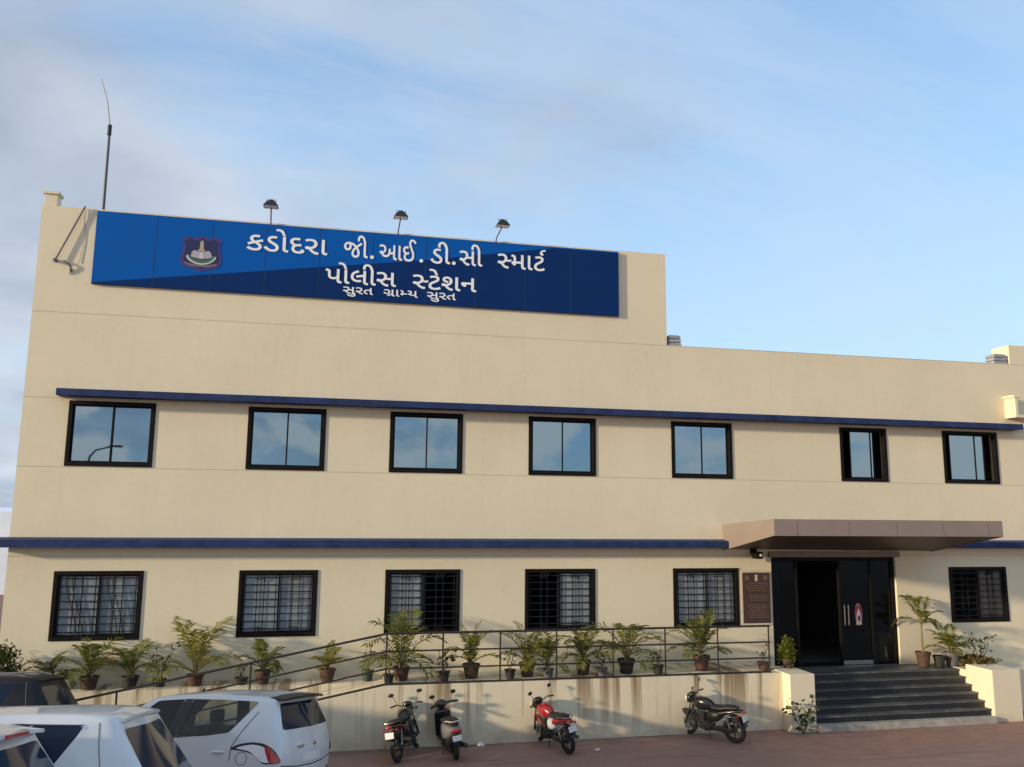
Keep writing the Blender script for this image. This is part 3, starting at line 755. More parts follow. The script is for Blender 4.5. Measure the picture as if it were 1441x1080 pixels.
GLYPH = {"કડોદરા":[[50,164,29,219,140,258,96,302,80,357,89,402,117,437,160,460,215,467,262,465,305,457,294,401,258,408,222,410,187,406,163,395,148,376,143,352,157,316,201,280,360,340,384,285,257,241,327,182,345,148,351,110,337,54,318,30,290,10,251,-3,201,-8,144,-3,95,11,14,57,49,105,123,62,197,49,238,53,266,65,282,85,288,112,280,143,253,178,195,219],[601,-8,537,1,484,26,440,65,403,112,457,146,493,99,527,70,562,54,598,49,632,53,657,66,674,87,679,116,671,156,641,190,583,229,535,262,505,293,488,325,483,361,492,403,518,437,561,460,618,467,658,466,699,458,688,404,651,410,617,411,564,397,550,381,546,360,553,331,579,307,629,274,681,238,717,203,738,165,745,119,736,67,708,27,663,1],[954,0,899,7,864,29,845,61,839,115,839,467,901,460,901,118,903,87,912,70,936,58,968,57,962,0],[840,497,818,563,795,606,767,631,731,639,712,637,691,632,672,685,705,693,735,695,800,679,828,657,853,621,895,497],[1205,-8,1137,2,1085,33,1053,79,1042,136,1053,191,1084,233,1030,284,1014,316,1009,354,1024,409,1043,433,1071,451,1109,463,1155,467,1202,464,1240,457,1229,402,1199,407,1164,410,1121,406,1093,392,1077,373,1071,350,1086,304,1138,265,1213,278,1245,277,1271,274,1260,218,1215,222,1161,213,1120,185,1109,164,1105,136,1111,98,1131,71,1162,54,1206,49,1233,50,1254,55,1251,73,1264,104,1296,115,1330,101,1341,70,1336,46,1322,26,1272,0],[1656,0,1608,5,1566,21,1497,76,1444,147,1430,146,1377,157,1363,171,1359,193,1372,223,1406,233,1436,229,1468,210,1523,231,1564,269,1579,323,1572,361,1553,389,1522,405,1483,411,1431,405,1379,387,1359,440,1420,460,1484,467,1549,458,1600,431,1632,387,1643,324,1639,284,1624,248,1574,192,1505,157,1559,97,1608,67,1664,58,1674,58,1667,0],[1867,0,1812,7,1776,29,1757,61,1751,115,1751,467,1813,460,1813,118,1816,87,1825,70,1848,58,1881,57,1874,0]],"જી":[[426,-8,381,-3,346,11,320,33,302,60,288,124,296,178,317,228,354,275,405,322,336,375,256,405,270,372,276,332,264,274,248,248,224,228,191,214,148,209,96,218,57,245,34,285,26,333,30,368,44,400,67,428,98,449,138,463,186,467,262,460,331,439,394,405,450,357,522,410,606,468,641,418,560,364,488,316,540,228,554,180,559,131,550,72,523,29,481,1],[88,333,92,303,105,283,124,270,148,266,179,271,199,284,210,307,214,336,207,378,190,413,181,413,138,407,109,389,93,363],[352,125,356,93,369,69,391,54,424,49,453,54,476,69,491,94,495,132,482,212,443,281,384,224,359,173],[822,0,772,6,732,29,712,65,707,115,707,474,692,543,669,595,639,628,605,639,584,634,566,621,554,599,550,565,551,542,554,518,495,518,491,545,489,573,497,624,520,662,557,687,605,695,649,687,686,664,717,628,741,583,769,476,769,118,771,88,779,71,804,59,836,57,830,0]],".":[[111,-11,78,2,67,18,64,42,67,66,78,82,111,94,145,82,156,66,160,42,156,18,145,2]],"આઈ":[[266,80,216,85,170,102,129,134,94,184,91,184,43,195,27,230,38,257,73,268,106,262,133,241,164,255,189,276,205,303,211,333,206,366,190,391,162,406,122,411,84,407,45,394,24,447,70,461,125,467,187,459,234,432,263,389,273,332,265,286,240,246,203,215,158,194,200,151,261,136,312,144,346,167,371,217,377,288,377,347,439,339,439,271,439,255,457,238,483,233,519,241,549,264,549,467,611,459,611,118,613,87,620,71,645,59,678,57,672,0,664,0,608,7,573,29,555,61,549,115,549,195,520,181,484,177,455,181,428,194,404,144,367,108,320,87],[870,0,814,7,778,29,760,61,754,115,754,467,816,459,816,118,819,87,826,71,851,59,884,57,878,0],[1131,-8,1079,-3,1036,11,1002,34,978,63,963,97,958,136,968,190,998,234,945,284,929,317,924,357,939,412,982,452,1053,467,1090,465,1126,459,1115,403,1088,408,1060,410,1028,406,1005,394,991,376,987,353,1001,306,1050,267,1122,278,1136,278,1152,277,1145,221,1134,222,1122,222,1084,217,1051,202,1028,175,1020,137,1027,100,1048,72,1084,55,1133,49,1198,58,1245,85,1274,127,1284,183,1278,244,1260,302,1229,369,1186,455,1162,516,1154,573,1163,620,1187,659,1227,686,1281,695,1350,679,1396,641,1426,590,1368,569,1335,618,1312,634,1282,640,1238,624,1224,604,1219,571,1235,497,1281,402,1329,292,1343,239,1347,183,1342,135,1327,90,1300,50,1260,19,1204,-1]],"ડી":[[205,-8,141,1,88,26,44,65,7,112,61,146,97,99,131,70,166,54,202,49,236,53,261,66,278,87,283,116,274,156,245,190,187,229,139,262,109,293,92,325,87,361,96,403,122,437,165,460,222,467,262,466,303,458,291,404,255,410,221,411,168,397,154,381,150,360,157,331,183,307,233,274,284,238,321,203,342,165,349,119,340,67,312,27,267,1],[558,0,507,6,467,29,447,65,443,115,443,474,427,543,404,595,375,628,341,639,320,634,302,621,290,599,286,565,287,542,290,518,230,518,226,545,225,573,233,624,256,662,293,687,341,695,385,687,422,664,453,628,477,583,505,476,505,118,507,88,515,71,540,59,572,57,566,0]],"સી":[[320,0,272,5,230,21,161,76,108,147,94,146,40,157,27,172,22,193,36,223,70,233,99,229,130,212,181,233,218,269,233,322,226,361,208,388,179,405,142,411,93,405,43,387,22,440,82,460,144,467,206,458,254,431,285,387,295,324,291,284,312,279,335,277,380,281,416,297,416,467,478,459,478,118,481,87,488,71,512,59,545,57,539,0,531,0,480,6,440,29,421,63,416,115,416,237,382,226,337,222,269,234,225,188,167,158,222,97,271,67,327,58,338,58,331,0],[736,0,686,6,646,29,626,65,621,115,621,474,606,543,583,595,553,628,519,639,498,634,480,621,468,599,464,565,465,542,468,518,409,518,405,545,403,573,411,624,434,662,471,687,519,695,563,687,600,664,631,628,655,583,683,476,683,118,685,88,693,71,718,59,750,57,744,0]],"સ":[[320,0,272,5,230,21,161,76,108,147,94,146,40,157,27,172,22,193,36,223,70,233,99,229,130,212,181,233,218,269,233,322,226,361,208,388,179,405,142,411,93,405,43,387,22,440,82,460,144,467,206,458,254,431,285,387,295,324,291,284,312,279,335,277,380,281,416,297,416,467,478,459,478,118,481,87,488,71,512,59,545,57,539,0,531,0,480,6,440,29,421,63,416,115,416,237,382,226,337,222,269,234,225,188,167,158,222,97,271,67,327,58,338,58,331,0]],"મા":[[129,118,88,133,53,171,40,212,50,235,83,245,102,245,102,341,99,372,92,388,67,401,34,403,40,459,49,459,103,452,140,431,158,398,164,344,164,245,326,245,326,467,388,459,388,118,390,87,397,71,422,59,454,57,449,0,440,0,385,7,350,29,331,61,326,115,326,189,164,189,164,167,153,129],[646,0,591,7,555,29,536,61,530,115,530,467,592,460,592,118,595,87,604,70,628,58,660,57,653,0]],"ટ":[[193,-8,127,1,77,29,46,71,36,126,44,174,69,213,109,247,161,278,230,320,245,339,250,362,246,385,232,400,184,411,134,406,88,391,68,443,123,461,185,467,241,460,281,438,305,405,312,364,299,309,264,270,213,238,146,197,110,162,100,119,106,91,125,69,155,54,195,49,262,59,323,89,352,34,279,3]],"પોલીસ":[[205,125,150,134,111,158,82,203,72,271,72,341,70,372,63,388,38,400,5,402,11,459,19,459,75,452,110,430,129,398,134,343,134,277,140,224,157,196,178,184,211,181,262,193,305,222,305,467,367,459,367,118,369,87,376,71,401,59,434,57,428,0,420,0,364,7,329,29,310,61,305,115,305,154,260,133],[626,0,571,7,535,29,516,61,510,115,510,467,572,460,572,118,574,87,584,70,607,58,640,57,633,0],[512,497,489,563,466,606,438,631,402,639,383,637,362,632,343,685,376,693,406,695,472,679,499,657,524,621,567,497],[862,81,787,93,729,129,692,186,680,261,693,333,731,393,794,438,878,467,893,409,829,389,782,359,753,315,743,258,752,205,777,168,814,146,860,139,904,143,940,154,964,102,917,87],[835,236,821,292,1016,332,1016,467,1078,459,1078,118,1080,87,1087,71,1112,59,1144,57,1138,0,1130,0,1079,6,1040,29,1020,63,1016,115,1016,273],[1336,0,1285,6,1245,29,1225,65,1220,115,1220,474,1205,543,1182,595,1153,628,1119,639,1097,634,1079,621,1068,599,1064,565,1064,542,1067,518,1008,518,1004,545,1002,573,1010,624,1033,662,1070,687,1119,695,1162,687,1200,664,1230,628,1254,583,1282,476,1282,118,1284,88,1292,71,1317,59,1350,57,1343,0],[1676,0,1628,5,1586,21,1517,76,1464,147,1450,146,1396,157,1383,172,1378,193,1391,223,1426,233,1455,229,1486,212,1536,233,1574,269,1588,322,1582,361,1564,388,1535,405,1498,411,1448,405,1398,387,1378,440,1438,460,1500,467,1562,458,1610,431,1641,387,1651,324,1647,284,1668,279,1691,277,1736,281,1772,297,1772,467,1834,459,1834,118,1836,87,1843,71,1868,59,1901,57,1895,0,1887,0,1836,6,1796,29,1777,63,1772,115,1772,237,1738,226,1693,222,1625,234,1581,188,1523,158,1578,97,1627,67,1683,58,1694,58,1687,0]],"ટેશન":[[193,-8,127,1,77,29,46,71,36,126,44,174,69,213,109,247,161,278,230,320,245,339,250,362,246,385,232,400,184,411,134,406,88,391,68,443,123,461,185,467,241,460,281,438,305,405,312,364,299,309,264,270,213,238,146,197,110,162,100,119,106,91,125,69,155,54,195,49,262,59,323,89,352,34,279,3],[216,497,193,563,170,606,142,631,106,639,87,637,66,632,47,685,80,693,110,695,176,679,203,657,228,621,271,497],[854,0,799,7,764,29,745,61,739,115,739,467,802,459,802,118,804,88,811,71,835,59,868,57,862,0],[650,0,610,5,573,21,510,74,459,142,447,142,392,153,378,168,374,189,387,217,420,228,452,223,486,204,531,221,565,247,586,280,593,323,581,376,551,403,514,412,473,399,461,374,468,348,494,327,550,309,529,257,473,276,433,301,409,334,401,375,413,419,451,453,516,467,583,451,613,431,636,402,651,366,657,320,652,280,638,245,589,188,519,153,584,83,618,64,658,58,668,58,661,0],[983,166,943,183,908,223,893,270,903,299,940,310,1163,310,1163,467,1225,459,1225,118,1227,87,1234,71,1259,59,1291,57,1285,0,1278,0,1227,6,1187,29,1167,63,1163,115,1163,254,1022,254,1022,210,1012,177]],"સુરત":[[320,0,272,5,230,21,161,76,108,147,94,146,40,157,27,172,22,193,36,223,70,233,99,229,130,212,181,233,218,269,233,322,226,361,208,388,179,405,142,411,93,405,43,387,22,440,82,460,144,467,206,458,254,431,285,387,295,324,291,284,312,279,335,277,380,281,416,297,416,467,478,459,478,118,481,87,488,71,512,59,545,57,539,0,531,0,480,6,440,29,421,63,416,115,416,237,382,226,337,222,269,234,225,188,167,158,222,97,271,67,327,58,338,58,331,0],[426,-208,355,-199,295,-172,242,-131,194,-78,242,-44,286,-93,328,-126,373,-146,426,-152,463,-149,488,-138,502,-122,507,-98,503,-78,490,-64,445,-53,408,-57,375,-70,355,-18,441,0,494,-7,533,-29,556,-62,564,-105,556,-146,529,-179,486,-200],[871,0,823,5,781,21,712,76,659,147,645,146,591,157,578,171,574,193,587,223,621,233,651,229,683,210,738,231,778,269,794,323,787,361,767,389,737,405,698,411,645,405,594,387,574,440,634,460,699,467,764,458,814,431,847,387,858,324,853,284,839,248,789,192,719,157,773,97,823,67,878,58,889,58,882,0],[1058,9,994,68,947,132,934,166,929,202,940,256,968,295,1028,326,1133,336,1205,336,1205,467,1267,459,1267,118,1269,87,1276,71,1301,59,1333,57,1328,0,1319,0,1264,7,1229,29,1210,61,1205,115,1205,279,1129,279,1073,277,1040,269,1017,257,999,233,993,202,1000,163,1021,128,1099,53]],"ગા":[[163,138,121,144,81,160,44,190,9,235,57,268,107,212,132,199,160,195,189,201,212,219,227,250,232,298,226,349,209,384,182,404,146,411,100,405,61,390,42,442,96,461,149,467,207,457,254,426,284,373,295,297,283,216,251,168,209,145],[486,0,431,7,395,29,377,61,371,115,371,467,433,459,433,118,436,87,443,71,468,59,501,57,495,0],[692,0,637,7,602,29,583,61,577,115,577,467,639,460,639,118,641,87,650,70,674,58,706,57,700,0]],"મ":[[129,118,88,133,53,171,40,212,50,235,83,245,102,245,102,341,99,372,92,388,67,401,34,403,40,459,49,459,103,452,140,431,158,398,164,344,164,245,326,245,326,467,388,459,388,118,390,87,397,71,422,59,454,57,449,0,440,0,385,7,350,29,331,61,326,115,326,189,164,189,164,167,153,129]],"ય":[[210,125,150,134,100,161,62,203,33,258,107,293,128,318,135,350,130,376,116,395,94,408,64,412,42,410,25,408,11,460,33,465,68,467,122,460,163,437,189,400,198,351,192,312,175,280,114,232,150,196,209,181,278,196,325,231,325,467,387,460,387,118,389,87,398,70,422,58,454,57,448,0,440,0,385,7,350,29,331,61,325,115,325,161,277,135]]}
def cliphalf(poly, xm):
    o = []
    n = len(poly)
    for i in range(n):
        a, b = poly[i], poly[(i+1) % n]
        if a[0] <= xm: o.append(a)
        if (a[0] <= xm) != (b[0] <= xm):
            t = (xm-a[0])/(b[0]-a[0])
            o.append((xm, a[1]+t*(b[1]-a[1])))
    return o
def piece(k, half=None):
    ps = [list(zip(p[0::2], p[1::2])) for p in GLYPH[k]]
    if half: ps = [q for q in (cliphalf(p, half) for p in ps) if len(q) > 2]
    return ps
ADV = {'સ': 548, 'મ': 456, 'ય': 456}
def shift(ps, dx): return [[(x+dx, z) for x, z in p] for p in ps]
reph = [[(250,695),(150,668),(98,600),(108,540),(150,505),(196,520),(182,570),(160,575),(158,606),(186,640),(262,650)]]
def word(w_):
    if w_ == 'smart': return piece('સ', 414)+shift(piece('મા'), 392)+shift(piece('ટ'), 1072)+shift(reph, 1185)
    if w_ == 'steshan': return piece('સ', 414)+shift(piece('ટેશન'), 396)
    if w_ == 'gra': return piece('ગા')[:-1]+shift(piece('ગા')[-1:], 0)
    if w_ == 'ra_stroke': return [[(378,180),(378,120),(285,55),(215,-8),(180,42),(262,112)]]
    if w_ == 'half_ma': return piece('મ', 322)
    return piece(w_)
def lettering(nm, words, depth=.006, off=0.004):
    bm = bmesh.new()
    for (w_, x0, x1, zb, sz) in words:
        cu = bpy.data.curves.new(nm, 'CURVE')
        cu.dimensions, cu.fill_mode, cu.extrude, cu.offset = '2D', 'BOTH', depth/2, off
        ps = word(w_)
        lo_, hi_ = min(p[0] for q in ps for p in q), max(p[0] for q in ps for p in q)
        sx = (x1-x0)/(hi_-lo_)
        for q in ps:
            s = cu.splines.new('POLY')
            s.points.add(len(q)-1)
            for pt, (x, z) in zip(s.points, q): pt.co = (x0+(x-lo_)*sx-(SX0+SX1)/2, zb+z*sz/1000-SZ0, 0, 1)
            s.use_cyclic_u = True
        tmp = bpy.data.objects.new(nm, cu)
        COL.objects.link(tmp)
        bpy.context.view_layer.update()
        me = bpy.data.meshes.new_from_object(tmp.evaluated_get(bpy.context.evaluated_depsgraph_get()))
        bpy.data.objects.remove(tmp)
        bm.from_mesh(me)
    me = bpy.data.meshes.new(nm)
    bm.to_mesh(me); bm.free()
    me.materials.append(M['letter'])
    me.polygons.foreach_set('material_index', [0]*len(me.polygons))
    me.transform(Matrix.Rotation(R(90), 4, 'X'))
    me.transform(Matrix.Translation((0, SY-.004-depth/2, 0)))
    link(nm, me, SIGN)
B1, B2, B3 = 9.485, 8.905, 8.70
for grp in ([('કડોદરા', -1.735, -.13, B1, .69)],
            [('જી', .215, .70, B1, .69), ('.', .76, .83, B1, .69), ('આઈ', .95, 1.72, B1, .69), ('.', 1.80, 1.87, B1, .69), ('ડી', 2.03, 2.45, B1, .69), ('.', 2.50, 2.57, B1, .69), ('સી', 2.66, 3.15, B1, .69)],
            [('smart', 3.50, 4.57, B1, .69)], [('પોલીસ', -.14, 1.31, B2, .64)], [('steshan', 1.67, 3.03, B2, .64)]):
    lettering('lettering', grp)
for grp in ([('સુરત', .23, .84, B3, .30)], [('gra', 1.06, 1.391, B3, .30), ('ra_stroke', 1.141, 1.236, B3, .30), ('half_ma', 1.414, 1.551, B3, .30), ('ય', 1.566, 1.776, B3, .30)], [('સુરત', 1.98, 2.59, B3, .30)]):
    lettering('lettering', grp, .008, .003)

# ---- fittings on the building
for k, (x, lab) in enumerate(((-1.29, 'first dark floodlight from the left, above the large white heading'), (1.33, 'middle dark floodlight on a short pole above the sign'), (3.46, 'floodlight nearest the right end of the sign, on a bent pole'))):
    fl = thing('floodlight', lab, 'floodlight', (x, -.06, 10.10), 0, 'floodlights above the sign')
    dx = (0, .03, .10)[k]
    MB().tube([(0, .05, -.1), (0, 0, .05), (dx, -.12, .27)], .014, 8).build('pole', M['mast'], fl, smooth=True)
    h = MB(); z = .27
    h.add([(dx-.15,-.30,z),(dx+.15,-.30,z),(dx+.15,-.06,z),(dx-.15,-.06,z),(dx-.075,-.24,z+.115),(dx+.075,-.24,z+.115),(dx+.075,-.10,z+.115),(dx-.075,-.10,z+.115)],
          [(0,3,2,1),(4,5,6,7),(0,1,5,4),(1,2,6,5),(2,3,7,6),(3,0,4,7)])
    h.build('housing', M['black'], fl, bevel=.01)
    h = MB(); h.box(dx-.05, dx+.05, -.20, -.14, z+.118, z+.155); h.cyl((dx-.09,-.17,z+.12), (dx-.09,-.17,z+.17), .008, n=6); h.cyl((dx+.09,-.17,z+.12), (dx+.09,-.17,z+.17), .008, n=6)
    h.build('bracket', M['black'], fl)
    h = MB(); h.box(dx-.13, dx+.13, -.28, -.08, z-.008, z-.002); h.build('lens', M['clearlamp'], fl)
an = thing('radio_mast', 'thin grey mast with a leaning whip aerial behind the left of the sign', 'antenna', (-4.64, .5, Z1))
MB().tube([(0, 0, -.6), (.0, 0, 2.1), (-.01, 0, 4.06)], [.034, .032, .026], 10).build('mast', M['mast'], an, smooth=True)
MB().cyl((-.01, -.01, 3.90), (-.01, -.01, 4.12), .042, n=10).build('clamp', M['black'], an, smooth=True)
MB().tube([(-.01, 0, 4.10), (-.10, 0, 4.65), (-.25, 0, 5.12)], [.013, .010, .007], 6).build('whip', M['mast'], an, smooth=True)
s = thing('wall_strut', 'thin dark diagonal brace on the parapet left of the sign', 'brace', (-4.83, -.05, 10.13))
MB().tube([(0, 0, 0), (-.45, -.01, -1.13)], .016, 6).build('rod', M['mast'], s)
MB().cyl((-.45, -.03, -1.13), (-.45, .05, -1.13), .035, n=8).build('foot', M['mast'], s)
MB().tube([(.0, .03, -.02), (.01, .035, -.7), (-.03, .035, -1.15)], .006, 5).build('cable', M['grey'], s)
s = thing('wall_bracket', 'small hooked metal bracket under the brace left of the sign', 'bracket', (-5.05, 0, 8.95))
MB().tube([(-.08, -.03, .05), (0, -.06, 0), (.05, -.05, -.05), (.06, -.02, -.16)], .018, 6).build('arm', M['mast'], s)
MB().box(.03, .09, -.02, -.002, -.2, -.1).build('plate', M['grey'], s)
s = thing('security_camera', 'small dark camera under the left end of the canopy beside the door', 'camera', (9.36, -.02, 3.42))
MB().box(-.06, .06, -.06, .019, -.05, .06).build('mount', M['frame'], s)
MB().tube([(0, -.05, 0), (0, -.16, -.04)], .02, 8).build('arm', M['frame'], s)
MB().box(-.075, .075, -.30, -.08, -.14, .01).build('body', M['frame'], s, bevel=.015)
MB().cyl((0.02, -.31, -.06), (0.02, -.298, -.06), .03, n=14).build('lens', M['clearlamp'], s, smooth=True)
pq = thing('plaque', 'dark brown stone plaque with rows of lettering and a pale border beside the entrance', 'plaque', (9.405, 0, 1.89))
MB().box(-.37, .37, -.022, -.002, -.05, 1.125).build('border', M['plaqueedge'], pq, bevel=.004)
MB().box(-.325, .325, -.034, -.018, 0, 1.08).build('slab', M['plaque'], pq, bevel=.003)
rnd = random.Random(5)
tx = MB()
for k in range(15):
    z = .84-k*.052
    if k in (4, 8):
        tx.build('engraved_text', M['plaquetext'], pq); tx = MB()
        continue
    x = -.26+rnd.random()*.1
    while x < .24:
        l_ = .03+rnd.random()*.07
        tx.box(x, min(x+l_, .27), -.0365, -.0335, z, z+.022)
        x += l_+.02
tx.build('engraved_text', M['plaquetext'], pq)
em = MB()
for x in (-.22, .0, .22):
    hh = .06 if x else .085
    em.prism([(x+.05*math.cos(R(a)), .965+hh*math.sin(R(a))) for a in range(0, 360, 30)], 'y', -.0365, -.0335)
em.build('engraved_seal', M['plaquetext'], pq)
MB().prism([(-.03, .90), (.03, .90), (.022, .98), (.03, 1.03), (-.03, 1.03), (-.022, .98)], 'y', -.0395, -.036).build('seal_figure', M['plaqueedge'], pq)
pd = thing('reception_desk', 'tan box shaped desk behind the glass at the right of the entrance', 'desk', (12.67, .27, FLOOR+.002))
MB().box(-.15, .15, -.12, .15, 0, .62).build('body', M['cardboard'], pd, bevel=.006)
MB().box(-.17, .17, -.14, .17, .622, .65).build('top', M['cardboard'], pd, bevel=.004)
MB().box(-.155, .155, -.135, -.122, 0.0, .05).build('skirting', M['frame'], pd)

# ------------------------------------------------------------------ cars
def car_shell(st, TS, ry, glass, subd=2, arches=(), crease=()):
    """st: stations front to rear; each = list of levels (x, halfwidth, z).  TS: cross fractions of the top / caps.
    glass(kind, i, j) -> material index of that panel.  Returns an evaluated mesh (closed hull, arches cut)."""
    bm = bmesh.new()
    vd = {}
    def V(co):
        k = tuple(round(c, 5) for c in co)
        if k not in vd: vd[k] = bm.verts.new(co)
        return vd[k]
    ni, nl = len(st), len(st[0])
    def side(i, j, s): x, h, z = st[i][j]; return V((x, s*h, z))
    def cross(i, j, t, bx=0.0, bz=0.0):
        x, h, z = st[i][j]
        if abs(abs(t)-1) < 1e-6: return side(i, j, 1 if t > 0 else -1)
        return V((x+bx*(1-t*t), t*h, z+bz*(1-t*t)))
    cl = bm.edges.layers.float.new('crease_edge')
    F = []
    def face(vs, mi):
        if len(set(vs)) < 3: return
        f = bm.faces.new(vs); f.material_index = mi; F.append(f)
    for s in (1, -1):
        for i in range(ni-1):
            for j in range(nl-1):
                face([side(i,j,s), side(i+1,j,s), side(i+1,j+1,s), side(i,j+1,s)], glass('side', i, j))
    nt_ = len(TS)
    crown, fb, rb_ = ry
    for i in range(ni-1):
        for k in range(nt_-1):
            face([cross(i,nl-1,TS[k],fb[-1] if i == 0 else 0,crown), cross(i,nl-1,TS[k+1],fb[-1] if i == 0 else 0,crown),
                  cross(i+1,nl-1,TS[k+1],-rb_[-1] if i+1 == ni-1 else 0,crown), cross(i+1,nl-1,TS[k],-rb_[-1] if i+1 == ni-1 else 0,crown)], glass('top', i, k))
            face([cross(i,0,TS[k],fb[0] if i == 0 else 0), cross(i,0,TS[k+1],fb[0] if i == 0 else 0),
                  cross(i+1,0,TS[k+1],-rb_[0] if i+1 == ni-1 else 0), cross(i+1,0,TS[k],-rb_[0] if i+1 == ni-1 else 0)], glass('bottom', i, k))
    for (i, sg, bl) in ((0, 1, fb), (ni-1, -1, rb_)):
        for j in range(nl-1):
            for k in range(nt_-1):
                c0 = crown if j == nl-1 else 0
                c1 = crown if j+1 == nl-1 else 0
                face([cross(i,j,TS[k],sg*bl[j],c0), cross(i,j,TS[k+1],sg*bl[j],c0), cross(i,j+1,TS[k+1],sg*bl[j+1],c1), cross(i,j+1,TS[k],sg*bl[j+1],c1)],
                     glass('front' if i == 0 else 'rear', j, k))
    bmesh.ops.recalc_face_normals(bm, faces=bm.faces)
    for e in bm.edges:
        fs = e.link_faces
        if len(fs) == 2 and fs[0].material_index != fs[1].material_index: e[cl] = 1.0
    vl = bm.verts.layers.float.new('crease_vert')
    for v in bm.verts:
        ms = {f.material_index for f in v.link_faces}
        if len(ms) > 1: v[vl] = .7
    me = bpy.data.meshes.new('hull')
    bm.to_mesh(me); bm.free()
    o = bpy.data.objects.new('hull', me); COL.objects.link(o)
    md = o.modifiers.new('s', 'SUBSURF'); md.levels = subd; md.render_levels = subd
    cut = []
    for (x, z, r, y0, y1) in arches:
        c = MB().cyl((x, y0, z), (x, y1, z), r, n=40).build('cut', M['black'])
        b = o.modifiers.new('b', 'BOOLEAN'); b.operation = 'DIFFERENCE'; b.object = c; b.solver = 'EXACT'
        b.material_mode = 'TRANSFER' if hasattr(b, 'material_mode') else b.material_mode
        cut.append(c)
    bpy.context.view_layer.update()
    ev = bpy.data.meshes.new_from_object(o.evaluated_get(bpy.context.evaluated_depsgraph_get()))
    for x in [o]+cut: bpy.data.objects.remove(x)
    return ev
def split(ev, idx_names, parent, mats):
    out_ = {}
    for mi, nm in idx_names.items():
        bm = bmesh.new(); bm.from_mesh(ev)
        bmesh.ops.delete(bm, geom=[f for f in bm.faces if f.material_index != mi], context='FACES')
        # separate islands so that each pane is its own part
        isl = []
        bm.faces.ensure_lookup_table()
        seen = set()
        if nm != 'body':
            for f in bm.faces:
                if f.index in seen: continue
                grp, stk = [], [f]
                seen.add(f.index)
                while stk:
                    q = stk.pop(); grp.append(q.index)
                    for e in q.edges:
                        for r_ in e.link_faces:
                            if r_.index not in seen: seen.add(r_.index); stk.append(r_)
                isl.append(set(grp))
        else: isl = [set(f.index for f in bm.faces)]
        for s in isl:
            b2 = bm.copy(); b2.faces.ensure_lookup_table()
            bmesh.ops.delete(b2, geom=[f for f in b2.faces if f.index not in s], context='FACES')
            for f in b2.faces: f.material_index = 0; f.smooth = True
            me = bpy.data.meshes.new(nm); b2.to_mesh(me); b2.free()
            me.materials.append(mats[mi])
            out_.setdefault(nm, []).append(link(nm, me, parent))
        bm.free()
    return out_
def projector(ev):
    bm = bmesh.new(); bm.from_mesh(ev)
    t = BVHTree.FromBMesh(bm); bm.free()
    return t
def decal(bvh, poly, org, ux, uy, d, off, name, mat, parent, sub=.03, thick=.004):
    """a thin raised piece that follows the car's skin: poly in the (ux,uy) plane through org is cast along d onto the skin"""
    bm = bmesh.new()
    vs = [bm.verts.new((p[0], p[1], 0)) for p in poly]
    f = bm.faces.new(vs)
    xs = [p[0] for p in poly]; ys = [p[1] for p in poly]
    for a, lo_, hi_ in ((0, min(xs), max(xs)), (1, min(ys), max(ys))):
        q = lo_+sub
        while q < hi_-1e-4:
            co = Vector((q, 0, 0)) if a == 0 else Vector((0, q, 0)); no = Vector((1, 0, 0)) if a == 0 else Vector((0, 1, 0))
            bmesh.ops.bisect_plane(bm, geom=bm.faces[:]+bm.edges[:]+bm.verts[:], plane_co=co, plane_no=no, dist=1e-6)
            q += sub
    d = Vector(d).normalized(); ux = Vector(ux); uy = Vector(uy); org = Vector(org)
    bad = []
    for v in bm.verts:
        p = org+ux*v.co.x+uy*v.co.y
        hit, no, _, _ = bvh.ray_cast(p, d)
        if hit is None: bad.append(v); continue
        v.co = hit-d*off
    if bad: bmesh.ops.delete(bm, geom=bad, context='VERTS')
    bmesh.ops.recalc_face_normals(bm, faces=bm.faces)
    r = bmesh.ops.extrude_face_region(bm, geom=bm.faces[:])
    for v in [g_ for g_ in r['geom'] if isinstance(g_, bmesh.types.BMVert)]: v.co -= d*thick
    bmesh.ops.recalc_face_normals(bm, faces=bm.faces)
    me = bpy.data.meshes.new(name); bm.to_mesh(me); bm.free()
    for p in me.polygons: p.use_smooth = False
    me.materials.append(M[mat] if isinstance(mat, str) else mat)
    return link(name, me, parent)
def strip(pts, w):
    """polyline -> thin polygon"""
    n = len(pts); l_, r_ = [], []
    for i, p in enumerate(pts):
        a = Vector(pts[max(i-1, 0)]); b_ = Vector(pts[min(i+1, n-1)])
        d = (b_-a).normalized(); q = Vector((-d.y, d.x))*w/2
        l_.append((p[0]+q.x, p[1]+q.y)); r_.append((p[0]-q.x, p[1]-q.y))
    return l_+r_[::-1]
def wheel(parent, x, y, r, w, alloy='alloy', n=5):
    t = MB(); t.ring((x, y, r), (0,1,0), r-.062, .062, 36, 10, 0, w/.13)
    to = t.build('wheel', M['rubber'], parent, smooth=True)
    s = 1 if y > 0 else -1
    q = MB()
    q.ring((x, y+s*w*.30, r), (0,1,0), r-.125, .018, 32, 8)
    q.cyl((x, y+s*w*.28, r), (x, y+s*w*.40, r), .055, .045, 16)
    for k in range(n):
        a = 2*math.pi*k/n
        q.tube([(x+.04*math.cos(a), y+s*w*.36, r+.04*math.sin(a)), (x+(r-.13)*math.cos(a), y+s*w*.30, r+(r-.13)*math.sin(a))], [.032, .026], 6)
    q.build('rim', M[alloy], to, smooth=True)
    q = MB(); q.cyl((x, y-s*w*.3, r), (x, y+s*w*.05, r), r-.12, n=30); q.build('brake_drum', M['black'], to)
